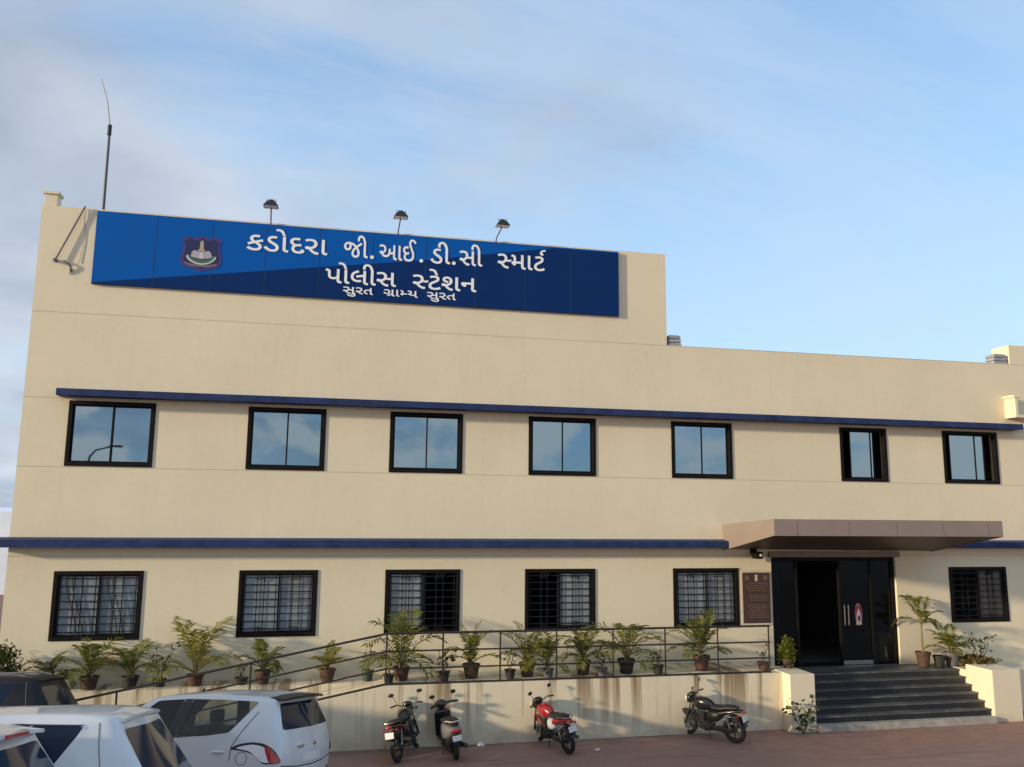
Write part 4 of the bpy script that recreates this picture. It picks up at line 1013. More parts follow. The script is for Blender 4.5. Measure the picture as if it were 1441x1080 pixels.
def seats(parent, rows, pale=False):
    for (x, w, zt) in rows:
        for y in (-.36, .36):
            b = MB()
            b.box(x-.25, x+.25, y-w, y+w, .45, .62)
            b.hexa([(x-.30,y-w,.6),(x-.16,y-w,.6),(x-.16,y+w,.6),(x-.30,y+w,.6),(x-.44,y-w*.8,zt),(x-.32,y-w*.8,zt),(x-.32,y+w*.8,zt),(x-.44,y+w*.8,zt)])
            b.box(x-.47, x-.37, y-.12, y+.12, zt+.02, zt+.20)
            b.build('seat', M['clothpale' if pale else 'cloth'], parent, bevel=.03, smooth=True)

def hatchback(name, label, loc, rz):
    T = thing(name, label, 'car', loc, rz, 'cars parked in front of the station')
    T.matrix_world = Matrix.Translation(loc) @ Matrix.Rotation(-math.atan(SLOPE), 4, 'X') @ Matrix.Rotation(rz, 4, 'Z')
    S = [
     [(1.90,.62,.24),(1.92,.70,.46),(1.86,.70,.66),(1.78,.66,.76),(1.74,.60,.785)],
     [(1.45,.78,.20),(1.45,.845,.55),(1.42,.83,.84),(1.38,.76,.925),(1.36,.66,.945)],
     [(.95,.80,.20),(.95,.85,.60),(.95,.84,.95),(1.00,.78,1.005),(.98,.70,1.03)],
     [(.66,.80,.20),(.66,.85,.62),(.66,.845,.985),(.16,.665,1.425),(.10,.61,1.475)],
     [(.52,.80,.20),(.52,.85,.62),(.54,.845,.99),(-.02,.672,1.445),(-.05,.61,1.495)],
     [(-.33,.80,.20),(-.33,.85,.63),(-.33,.85,1.01),(-.44,.68,1.462),(-.44,.61,1.512)],
     [(-.43,.80,.20),(-.43,.85,.63),(-.43,.85,1.012),(-.54,.68,1.462),(-.54,.61,1.512)],
     [(-.85,.80,.20),(-.85,.852,.64),(-.88,.85,1.03),(-1.0,.672,1.45),(-1.0,.605,1.505)],
     [(-1.16,.80,.20),(-1.16,.855,.66),(-1.20,.85,1.07),(-1.50,.652,1.42),(-1.46,.595,1.475)],
     [(-1.60,.78,.22),(-1.60,.85,.70),(-1.58,.825,1.08),(-1.64,.635,1.405),(-1.63,.58,1.455)],
     [(-1.80,.70,.26),(-1.86,.80,.66),(-1.80,.74,1.07),(-1.69,.60,1.385),(-1.69,.55,1.435)],
    ]
    def gl(kind, i, j):
        if kind == 'side' and j == 2 and i in (4, 6, 7): return 1
        if kind == 'top' and i == 2 and j in (1, 2): return 2
        if kind == 'rear' and i == 2 and j in (1, 2): return 3
        return 0
    TS = [-1, -.86, 0, .86, 1]
    ar = [(1.18, .30, .365, -1.0, -.62), (1.18, .30, .365, .62, 1.0), (-1.22, .30, .365, -1.0, -.60), (-1.22, .30, .365, .60, 1.0)]
    ev = car_shell(S, TS, (.022, [.10,.16,.16,.14,.12], [.10,.13,.12,.05,.04]), gl, 3, ar)
    parts = split(ev, {0: 'body', 1: 'side_window', 2: 'windscreen', 3: 'rear_window'}, T, {0: M['carwhite'], 1: M['carglass'], 2: M['carglass'], 3: M['cardark']})
    bv = projector(ev)
    for x in (1.18, -1.22):
        for y in (-.76, .76): wheel(T, x, y, .295, .17)
    seats(T, [(.15, .24, 1.06), (-.85, .27, 1.08)])
    w_ = MB(); w_.box(-1.7, 1.7, -.62, .62, .22, .30); w_.build('floor_pan', M['black'], T)
    body = parts['body'][0]
    for s in (-1, 1):
        O, UX, UY, D_ = (0, s*3, 0), (1,0,0), (0,0,1), (0,-s,0)
        def dc(poly, nm, mat, off=.001, sub=.05, thick=.003, par=body): return decal(bv, poly, O, UX, UY, D_, off, nm, mat, par, sub, thick)
        dc(strip([(-.36,.27),(-.36,.60),(-.36,.94)], .010), 'door_seam', 'black')
        dc(strip([(-1.22,.74),(-1.24,.90),(-1.36,1.08),(-1.52,1.30)], .008), 'door_seam', 'black')
        dc(strip([(.70,.30),(.72,.60),(.66,.90)], .010), 'door_seam', 'black')
        dc(strip([(.46,.992),(-.4,1.012),(-1.18,1.072)], .012), 'window_trim', 'black', .003)
        dc([(-.475,1.01),(-.285,1.00),(-.39,1.462),(-.58,1.465)], 'door_pillar', 'black', .002, .06)
        for (x, z) in ((-1.06, .84), (-.16, .82)):
            h = MB(); h.tube([(x-.085, s*.842, z), (x-.05, s*.875, z+.004), (x+.05, s*.875, z+.004), (x+.085, s*.842, z)], .014, 8); h.build('handle', M['carwhite'], body, smooth=True)
        # wraparound tail lamp: dark surround, clear centre and red rear edge, cast from the rear corner
        ang = R(38)
        d = Vector((math.cos(ang), -s*math.sin(ang), 0)); ux = Vector((s*0+math.sin(ang), s*math.cos(ang), 0))
        if s < 0: ux = Vector((math.sin(ang), -math.cos(ang), 0))
        o_ = Vector((-1.62, s*.80, 0))-d*2
        outer = [(.30,.875),(.20,.935),(.08,.955),(-.03,.935),(-.13,.86),(-.20,.76),(-.235,.70),(-.02,.695),(.02,.75),(.08,.82),(.16,.85)]
        inner = [(.24,.885),(.18,.912),(.08,.928),(-.01,.905),(-.085,.84),(-.14,.715),(-.005,.715),(.045,.775),(.10,.845),(.17,.868)]
        red = [(-.02,.918),(-.105,.862),(-.172,.772),(-.225,.706),(-.075,.706),(-.045,.80)]
        def sm(p):      # Chaikin corner cutting rounds the lamp outline
            for _ in range(2): p = [q for i in range(len(p)) for q in ((.8*p[i][0]+.2*p[(i+1) % len(p)][0], .8*p[i][1]+.2*p[(i+1) % len(p)][1]), (.2*p[i][0]+.8*p[(i+1) % len(p)][0], .2*p[i][1]+.8*p[(i+1) % len(p)][1]))]
            return p
        outer, inner, red = sm(outer), sm(inner), sm(red)
        tl = decal(bv, outer, o_, ux, (0,0,1), d, .002, 'tail_lamp', 'black', T, .03, .006)
        decal(bv, inner, o_, ux, (0,0,1), d, .009, 'clear_lens', 'clearlamp', tl, .03, .006)
        decal(bv, red, o_, ux, (0,0,1), d, .017, 'red_lens', 'redlamp', tl, .03, .006)
        m_ = MB(); m_.ell((.52, s*.95, .98), (.07, .10, .07)); m_.tube([(.50, s*.80, .94), (.51, s*.90, .96)], .025, 8); m_.build('mirror', M['carwhite'], T, smooth=True)
        hl = decal(bv, [(1.50,.70),(1.78,.62),(1.84,.70),(1.66,.80),(1.42,.83)], O, UX, UY, D_, .002, 'headlight', 'clearlamp', T, .04, .006)
    # fuel flap on the left side (driver's left), ring groove
    O, UX, UY, D_ = (0, 3, 0), (1,0,0), (0,0,1), (0,-1,0)
    ringp = [(-1.385+.075*math.cos(R(a)), .765+.075*math.sin(R(a))) for a in range(0, 361, 15)]
    decal(bv, strip(ringp, .007), O, UX, UY, D_, .001, 'fuel_flap_seam', 'greypaint', body, .04, .002)
    # tailgate seam, bumper strip, spoiler, badge, plate
    O, UX, UY, D_ = (-4, 0, 0), (0,1,0), (0,0,1), (1,0,0)
    def rc(poly, nm, mat, off=.001, thick=.003, par=body): return decal(bv, poly, O, UX, UY, D_, off, nm, mat, par, .06, thick)
    rc(strip([(-.70,.66),(-.35,.62),(0,.61),(.35,.62),(.70,.66)], .012), 'bumper_seam', 'black')
    rc([(-.14,.83),(-.05,.83),(-.05,.87),(-.14,.87)], 'badge', 'steel')
    rc([(.20,.83),(.36,.83),(.36,.865),(.20,.865)], 'badge', 'steel')
    rc([(-.25,.66),(.25,.66),(.25,.76),(-.25,.76)], 'number_plate', 'plate', .004)
    for s in (-1, 1): rc([(s*.60,.34),(s*.645,.34),(s*.645,.52),(s*.60,.52)], 'reflector', 'black', .002)
    sp_ = MB(); pts = []
    for k in range(9):
        y = -.56+1.12*k/8
        q = 1-(y/.56)**2
        pts.append((y, q))
    vs, fs = [], []
    for (y, q) in pts:
        vs += [(-1.58-.02*q, y, 1.463+.022*q), (-1.80-.035*q, y*.97, 1.445+.022*q), (-1.80-.035*q, y*.97, 1.415+.022*q), (-1.62-.02*q, y, 1.425+.02*q)]
    for k in range(8):
        for a in range(4): fs.append((k*4+a, k*4+(a+1) % 4, (k+1)*4+(a+1) % 4, (k+1)*4+a))
    fs += [(3,2,1,0), (32,33,34,35)]
    sp_.add(vs, fs); sp_.build('spoiler', M['black'], T, smooth=True)
    a_ = MB(); a_.cyl((-.25, 0, 1.52), (-.25, 0, 1.56), .022, .014, 10); a_.build('roof_aerial', M['black'], T, smooth=True)
    wp = MB(); wp.tube([(-1.86, .05, 1.02), (-1.80, -.30, 1.12)], .010, 6); wp.build('rear_wiper', M['black'], T)
    return T

def suv(name, label, loc, rz, paint, H=1.74, dark=False, rear_red=False, side_glass='cardark'):
    T = thing(name, label, 'car', loc, rz, 'cars parked in front of the station')
    T.matrix_world = Matrix.Translation(loc) @ Matrix.Rotation(-math.atan(SLOPE), 4, 'X') @ Matrix.Rotation(rz, 4, 'Z')
    k = H/1.74
    ov = 1.95 if rear_red else 1.89
    S = [
     [(2.06,.66,.30),(2.10,.76,.55),(2.04,.76,.80),(1.98,.72,.90),(1.94,.66,.93)],
     [(1.50,.82,.26),(1.50,.885,.62),(1.48,.87,.93),(1.44,.80,1.01),(1.42,.70,1.035)],
     [(1.02,.84,.26),(1.02,.89,.66),(1.02,.88,1.00),(1.06,.82,1.05),(1.05,.74,1.075)],
     [(.70,.84,.26),(.70,.89,.68),(.70,.885,1.02),(.24,.735,1.60),(.18,.66,1.67)],
     [(.56,.84,.26),(.56,.89,.68),(.56,.885,1.025),(.06,.74,1.615),(.04,.66,1.69)],
     [(-.28,.84,.26),(-.28,.89,.69),(-.28,.885,1.03),(-.36,.745,1.63),(-.36,.66,1.715)],
     [(-.38,.84,.26),(-.38,.89,.69),(-.38,.885,1.03),(-.46,.745,1.63),(-.46,.66,1.715)],
     [(-1.06,.84,.26),(-1.06,.89,.70),(-1.06,.885,1.04),(-1.10,.74,1.625),(-1.10,.655,1.71)],
     [(-1.14,.84,.26),(-1.14,.89,.70),(-1.14,.885,1.04),(-1.18,.74,1.625),(-1.18,.655,1.71)],
     [(-1.40,.83,.28),(-1.40,.885,.71),(-1.30,.88,1.06),(-1.62,.725,1.60),(-1.55,.65,1.695)],
     [(-1.86,.82,.30),(-1.90,.88,.73),(-1.90,.86,1.06),(-1.80,.71,1.58),(-1.78,.64,1.67)],
     [(-2.14,.74,.34),(-2.24,.83,.70),(-2.20,.79,1.02),(-1.88,.66,1.55),(-1.86,.60,1.635)],
    ]
    S = [[(x, h, z*k) for x, h, z in r_] for r_ in S]
    def gl(kind, i, j):
        if kind == 'side' and j == 2 and i in (4, 6, 8): return 1
        if kind == 'top' and i == 2 and j in (1, 2): return 2
        if kind == 'rear' and i == 2 and j in (1, 2): return 3
        return 0
    TS = [-1, -.9, 0, .9, 1]
    ar = [(1.30, .35, .42, -1.05, -.64), (1.30, .35, .42, .64, 1.05), (-1.35, .35, .42, -1.05, -.62), (-1.35, .35, .42, .62, 1.05)]
    ev = car_shell(S, TS, (.035, [.10,.14,.14,.12,.10], [.08,.10,.09,.06,.05]), gl, 3, ar)
    parts = split(ev, {0: 'body', 1: 'side_window', 2: 'windscreen', 3: 'rear_window'}, T, {0: paint, 1: M[side_glass], 2: M['carglass'], 3: M['cardark']})
    bv = projector(ev)
    body = parts['body'][0]
    for x in (1.30, -1.35):
        for y in (-.80, .80): wheel(T, x, y, .345, .2)
    seats(T, [(.15, .26, 1.18*k), (-.95, .30, 1.18*k)])
    pn = paint
    for s in (-1, 1):
        O, UX, UY, D_ = (0, s*3, 0), (1,0,0), (0,0,1), (0,-s,0)
        def dc(poly, nm, mat, off=.001, sub=.05, thick=.003, par=body): return decal(bv, [(x, z*k) for x, z in poly], O, UX, UY, D_, off, nm, mat, par, sub, thick)
        for x in (-.33, -1.10): dc([(x-.075,1.03),(x+.075,1.03),(x-.005,1.63),(x-.135,1.63)], 'door_pillar', 'black', .002, .06)
        dc(strip([(-.33,.32),(-.33,.68),(-.33,1.02)], .010), 'door_seam', 'black')
        dc(strip([(.50,1.022),(-.3,1.032),(-1.30,1.052)], .014), 'window_trim', 'black', .003)
        dc(strip([(.02,1.622),(-.4,1.634),(-1.1,1.632),(-1.60,1.605)], .012), 'window_trim', 'black', .003)
        dc(strip([(-1.12,.72),(-1.08,.86),(-1.10,1.02)], .010), 'door_seam', 'black')
        dc(strip([(.76,.36),(.78,.68),(.72,1.0)], .010), 'door_seam', 'black')
        dc(strip([(-1.80,.75),(-1.84,1.05),(-1.76,1.40),(-1.72,1.62)], .008), 'panel_seam', 'greypaint')
        for (x, z) in ((-.96, .90), (-.16, .89)):
            h = MB(); h.tube([(x-.09, s*.875, z*k), (x-.05, s*.912, z*k), (x+.05, s*.912, z*k), (x+.09, s*.875, z*k)], .015, 8); h.build('handle', paint, body, smooth=True)
        m_ = MB(); m_.ell((.60, s*1.0, 1.08*k), (.075, .11, .085)); m_.tube([(.58, s*.84, 1.02*k), (.59, s*.95, 1.05*k)], .028, 8); m_.build('mirror', paint, T, smooth=True)
        if dark: r_ = MB(); r_.tube([(.0, s*.60, 1.70*k), (-.10, s*.61, 1.735*k), (-1.5, s*.605, 1.735*k), (-1.66, s*.60, 1.70*k)], .014, 8); r_.build('roof_rail', M['greypaint'], T, smooth=True)
        decal(bv, [(1.56,.80*k),(1.96,.72*k),(2.0,.80*k),(1.80,.90*k),(1.52,.92*k)], O, UX, UY, D_, .002, 'headlight', 'clearlamp', T, .04, .006)
        ang = R(40)
        d = Vector((math.cos(ang), -s*math.sin(ang), 0)); ux = Vector((math.sin(ang), s*math.cos(ang), 0))
        o_ = Vector((-1.98, s*.80, 0))-d*2
        tl = decal(bv, [(-.10,.72*k),(.10,.72*k),(.09,1.02*k),(.02,1.08*k),(-.09,1.02*k)], o_, ux, (0,0,1), d, .002, 'tail_lamp', 'redlamp', T, .03, .012)
        decal(bv, [(-.07,.80*k),(.07,.80*k),(.07,.88*k),(-.07,.88*k)], o_, ux, (0,0,1), d, .016, 'clear_lens', 'clearlamp', tl, .03, .004)
    O, UX, UY, D_ = (-4, 0, 0), (0,1,0), (0,0,1), (1,0,0)
    def rc(poly, nm, mat, off=.001, thick=.003, par=body): return decal(bv, [(y, z*k) for y, z in poly], O, UX, UY, D_, off, nm, mat, par, .06, thick)
    rc(strip([(-.75,.72),(-.35,.68),(0,.67),(.35,.68),(.75,.72)], .012), 'bumper_seam', 'black')
    rc([(-.26,.76),(.26,.76),(.26,.87),(-.26,.87)], 'number_plate', 'plate', .004)
    wp = MB(); wp.tube([(-2.22, .10, 1.05*k), (-2.10, -.05, 1.22*k), (-2.06, -.40, 1.26*k)], .010, 6); wp.build('rear_wiper', M['black'], T, smooth=True)
    sp_ = MB()
    vs, fs = [], []
    for q_ in range(9):
        y = -.60+1.2*q_/8
        q = 1-(y/.60)**2
        vs += [(-1.76-.02*q, y, (1.664+.030*q)*k), (-ov-.03*q, y*.96, (1.640+.026*q)*k), (-ov-.03*q, y*.96, (1.612+.026*q)*k), (-1.80-.02*q, y, (1.61+.026*q)*k)]
    for q_ in range(8):
        for a in range(4): fs.append((q_*4+a, q_*4+(a+1) % 4, (q_+1)*4+(a+1) % 4, (q_+1)*4+a))
    fs += [(3,2,1,0), (32,33,34,35)]
    sp_.add(vs, fs); spo = sp_.build('spoiler', paint, T, smooth=True)
    if rear_red:
        b_ = MB(); b_.box(-2.0, -1.94, -.17, .17, 1.632*k, 1.664*k); b_.build('brake_lamp', M['redlamp'], spo, bevel=.006)
    return T

hatchback('hatchback', 'white hatchback with black roof spoiler and curved tail lamp, parked nearest the ramp', (-1.74, -4.63, ground_z(-4.63)-.04), math.pi-R(26))
suv('white_suv', 'white tall car with dark glass between the hatchback and the corner car', (-3.42, -8.80, ground_z(-8.80)), math.pi-R(5), M['carwhite'], 1.57)
suv('corner_car', 'white car with red brake lamp on its spoiler in the bottom left corner', (-4.05, -10.5, ground_z(-10.5)), math.pi-R(6), M['carwhite'], 1.56, rear_red=True)
suv('dark_car', 'dark car whose roof shows below the potted palms at far left', (-5.85, -2.75, ground_z(-2.75)), math.pi-R(2), M['cardkblue'], 1.70, dark=True)

# ------------------------------------------------------------------ motorcycles
def place_bike(T, rear, front, lean):
    """local frame: x forward, origin on the ground midway between the wheels"""
    rx, ry = rear; fx, fy = front
    h = math.atan2(fy-ry, fx-rx)
    T.matrix_world = Matrix.Translation(((rx+fx)/2, (ry+fy)/2, 0)) @ Matrix.Rotation(h, 4, 'Z') @ Matrix.Rotation(-lean, 4, 'X') @ Matrix.Scale(.78, 4)
def motorcycle(label, rear, front, lean=R(9), tank='blackpaint', tail='blackpaint', panel='greypaint', guard=True, rack=True, cover=None, steer=R(14)):
    T = thing('motorcycle', label, 'motorcycle', (0,0,0), 0, 'two wheelers parked along the ramp wall')
    wb, r = .64, .30
    for x, nm in ((-wb, 'rear_wheel'), (wb, 'front_wheel')):
        ty = 0.0
        tw = .048 if x < 0 else .040
        q = MB(); q.ring((x, 0, r), (0,1,0), r-tw, tw, 36, 10)
        wo = q.build(nm, M['rubber'], T, smooth=True)
        q = MB(); q.ring((x, 0, r), (0,1,0), r-2*tw-.004, .014, 32, 6, 0, 2.0)
        for k in range(6):
            a = 2*math.pi*k/6+.3
            q.tube([(x+.03*math.cos(a), 0, r+.03*math.sin(a)), (x+(r-2*tw-.01)*math.cos(a+.18), 0, r+(r-2*tw-.01)*math.sin(a+.18))], [.016, .012], 6)
        q.cyl((x, -.05, r), (x, .05, r), .055, n=16)
        q.build('rim', M['dkmetal'], wo, smooth=True)
        if x > 0: MB().cyl((x, .055, r), (x, .062, r), .12, n=24).build('brake_disc', M['steel'], wo)
    fk = MB()
    for s in (-1, 1):
        fk.tube([(wb, s*.075, r), (wb-.13, s*.075, .62)], .024, 10); fk.tube([(wb-.13, s*.075, .62), (wb-.25, s*.075, .93)], .017, 8)
    fk.box(wb-.29, wb-.21, -.10, .10, .90, .93)
    fk.build('fork', M['dkmetal'], T, smooth=True)
    fd = MB()
    vs, fs = [], []
    for i in range(11):
        a = R(20+130*i/10)
        for j, (dy, dr) in enumerate(((-.06, -.01), (-.03, .018), (.03, .018), (.06, -.01))):
            vs.append((wb+(r+.025+dr)*math.cos(a), dy, r+(r+.025+dr)*math.sin(a)))
    for i in range(10):
        for j in range(3): fs.append((i*4+j, i*4+j+1, (i+1)*4+j+1, (i+1)*4+j))
    fd.add(vs, fs); fd.build('front_mudguard', M[tank], T, smooth=True)
    # handlebar with grips, levers, mirrors; turned to the left
    hx, hz = wb-.27, .97
    rot = Matrix.Translation((hx, 0, 0)) @ Matrix.Rotation(steer, 4, 'Z') @ Matrix.Translation((-hx, 0, 0))
    def rp(p): return tuple(rot @ Vector(p))
    q = MB(); q.tube([rp(p) for p in ((hx-.14,-.36,hz+.06),(hx-.07,-.22,hz+.08),(hx,-.06,hz-.01),(hx,.06,hz-.01),(hx-.07,.22,hz+.08),(hx-.14,.36,hz+.06))], .013, 8)
    hbo = q.build('handlebar', M['dkmetal'], T, smooth=True)
    for s in (-1, 1):
        q = MB(); q.tube([rp((hx-.095,s*.24,hz+.076)), rp((hx-.145,s*.375,hz+.06))], .019, 8)
        q.build('grip', M['rubber'], hbo, smooth=True)
    for s in (-1, 1):
        q = MB(); q.tube([rp((hx-.08,s*.22,hz+.08)), rp((hx-.06,s*.27,hz+.22)), rp((hx-.07,s*.31,hz+.28))], .006, 6)
        q.ell(rp((hx-.08,s*.33,hz+.31)), (.018,.072,.042), Matrix.Rotation(steer, 3, 'Z'))
        q.build('mirror', M['black'], hbo, smooth=True)
    q = MB(); q.ell(rp((wb-.17,0,.93)), (.10,.115,.115)); q.ell(rp((wb-.24,0,1.03)), (.10,.12,.06))
    hl = q.build('headlight', M[cover or tank], T, smooth=True)
    q = MB(); q.ell(rp((wb-.105,0,.925)), (.045,.085,.085)); q.build('lens', M['clearlamp'], hl, smooth=True)
    for s in (-1, 1):
        q = MB(); q.ell(rp((wb-.17,s*.19,.90)), (.04,.025,.025)); q.tube([rp((wb-.18,s*.09,.90)), rp((wb-.17,s*.18,.90))], .008, 6)
        q.build('indicator', M['black'], hl, smooth=True)
    # tank: lofted sections
    def loft(nm, secs, mat, par, n=16):
        vs, fs = [], []
        for (x, w_, z0, z1) in secs:
            for k in range(n):
                t = 2*math.pi*k/n
                c, s = math.cos(t), math.sin(t)
                e = .75
                vs.append((x, w_*math.copysign(abs(c)**e, c), (z0+z1)/2+(z1-z0)/2*math.copysign(abs(s)**e, s)))
        for i in range(len(secs)-1):
            for k in range(n): fs.append((i*n+k, i*n+(k+1) % n, (i+1)*n+(k+1) % n, (i+1)*n+k))
        fs += [tuple(range(n-1, -1, -1)), tuple((len(secs)-1)*n+k for k in range(n))]
        return MB().add(vs, fs).build(nm, M[mat], par, smooth=True)
    tk = loft('tank', [(.40,.05,.80,.88),(.33,.115,.72,.95),(.20,.145,.68,.99),(.05,.145,.68,.985),(-.08,.115,.70,.93),(-.16,.08,.72,.86)], tank, T)
    q = MB(); q.cyl((.18, 0, .985), (.18, 0, 1.005), .035, n=14); q.build('filler_cap', M['steel'], tk, smooth=True)
    loft('seat', [(-.08,.09,.74,.84),(-.20,.125,.74,.845),(-.38,.135,.75,.855),(-.50,.13,.79,.885),(-.68,.11,.81,.895),(-.80,.07,.83,.885)], 'seatvinyl', T)
    loft('tail_cowl', [(-.30,.13,.58,.74),(-.50,.125,.66,.79),(-.70,.11,.73,.815),(-.86,.075,.76,.83),(-.92,.04,.775,.82)], tail, T)
    loft('side_panel', [(.02,.05,.46,.66),(-.10,.14,.44,.72),(-.24,.145,.46,.72),(-.36,.10,.54,.72)], panel, T)
    q = MB(); q.ell((-.93, 0, .785), (.03,.075,.035)); tl = q.build('tail_lamp', M['redlamp'], T, smooth=True)
    q = MB()
    vs, fs = [], []
    for i in range(9):
        a = R(75+85*i/8)
        for dy in (-.075, .075): vs.append((-wb+(r+.05)*math.cos(a), dy, r+(r+.06)*math.sin(a)))
    for i in range(8): fs.append((i*2, i*2+1, i*2+3, i*2+2))
    vs2 = [(x, y, z+.008) for x, y, z in vs]
    q.add(vs, fs); q.add(vs2, fs)
    q.box(-1.02, -.90, -.06, .06, .55, .565)
    q.build('rear_mudguard', M['black'], T, smooth=False)
    q = MB(); q.hexa([(-.965,-.10,.565),(-.955,-.10,.565),(-.955,.10,.565),(-.965,.10,.565),(-.945,-.10,.69),(-.935,-.10,.69),(-.935,.10,.69),(-.945,.10,.69)])
    q.build('number_plate', M['plate'], T)
    for s in (-1, 1):
        q = MB(); q.ell((-.86,s*.16,.72), (.035,.025,.025)); q.tube([(-.86,s*.08,.73), (-.86,s*.15,.72)], .008, 6)
        q.build('indicator', M['redlamp'], tl, smooth=True)
    en = MB(); en.box(-.05, .17, -.10, .10, .26, .44)
    for k in range(7): en.box(.09-.0*k, .27, -.085, .085, .44+.026*k, .455+.026*k)
    en.cyl((.02,-.15,.33), (.02,.15,.33), .10, n=20); en.cyl((.16,-.12,.31), (.16,.12,.31), .075, n=18); en.box(.11, .25, -.065, .065, .43, .62)
    en.build('engine', M['dkmetal'], T, smooth=True, bevel=.006)
    q = MB(); q.tube([(wb-.26,0,.90),(wb-.22,0,.70),(.30,0,.40),(.22,0,.24),(-.18,0,.24)], .022, 8); q.tube([(wb-.25,0,.86),(.0,0,.72),(-.22,.0,.66)], .022, 8)
    for s in (-1, 1): q.tube([(-.10,s*.06,.62),(-.45,s*.09,.70),(-.82,s*.08,.76)], .014, 8); q.tube([(-.18,s*.06,.28),(-wb,s*.085,.30)], .02, 8)
    q.build('frame', M['dkmetal'], T, smooth=True)
    for s in (-1, 1):
        q = MB(); q.tube([(-.52,s*.125,.66),(-.60,s*.125,.34)], .012, 8)
        for k in range(9): q.ring((-.535-.0065*k*1.0, s*.125, .61-.026*k), (-.08,0,-.32), .028, .007, 14, 5)
        q.build('shock_absorber', M['steel'], T, smooth=True)
    q = MB(); q.tube([(.26,-.05,.50),(.34,-.09,.36),(.22,-.13,.22),(-.10,-.15,.24)], .020, 8); q.tube([(-.10,-.15,.24),(-.30,-.155,.27),(-.86,-.165,.38)], [.026,.043,.040], 12)
    ex = q.build('exhaust', M['dkmetal'], T, smooth=True)
    q = MB(); q.box(-.62, -.28, -.205, -.20, .285, .345); q.build('heat_shield', M['steel'], ex)
    q = MB(); q.box(-.62, -.02, .09, .115, .25, .36); q.build('chain_cover', M['black'], T, bevel=.01)
    q = MB()
    if rack:
        for s in (-1, 1): q.tube([(-.50,s*.15,.80),(-.70,s*.155,.86),(-.88,s*.10,.87)], .012, 8)
        q.tube([(-.88,-.10,.87),(-.91,0,.87),(-.88,.10,.87)], .012, 8)
        q.build('grab_rail', M['steel'], T, smooth=True)
    q = MB()
    q.tube([(-.45,.13,.56),(-.45,.20,.36),(-.82,.20,.36),(-.80,.13,.60)], .009, 6)
    q.build('saree_guard', M['dkmetal'], T, smooth=True)
    q = MB()
    if guard:
        for s in (-1, 1): q.tube([(.34,s*.04,.62),(.40,s*.20,.60),(.42,s*.27,.45),(.38,s*.20,.30),(.28,s*.04,.26)], .013, 8)
        q.build('crash_guard', M['dkmetal'], T, smooth=True)
    q = MB(); q.tube([(-.02,.06,.26),(-.06,.17,.02)], .012, 6); q.box(-.12, -.02, .15, .22, .0, .012)
    for s in (-1, 1): q.cyl((.02,s*.10,.27), (.02,s*.24,.27), .014, n=8); q.cyl((-.40,s*.10,.32), (-.42,s*.22,.33), .013, n=8)
    q.build('footrest_and_stand', M['black'], T, smooth=True)
    place_bike(T, rear, front, lean)
    return T
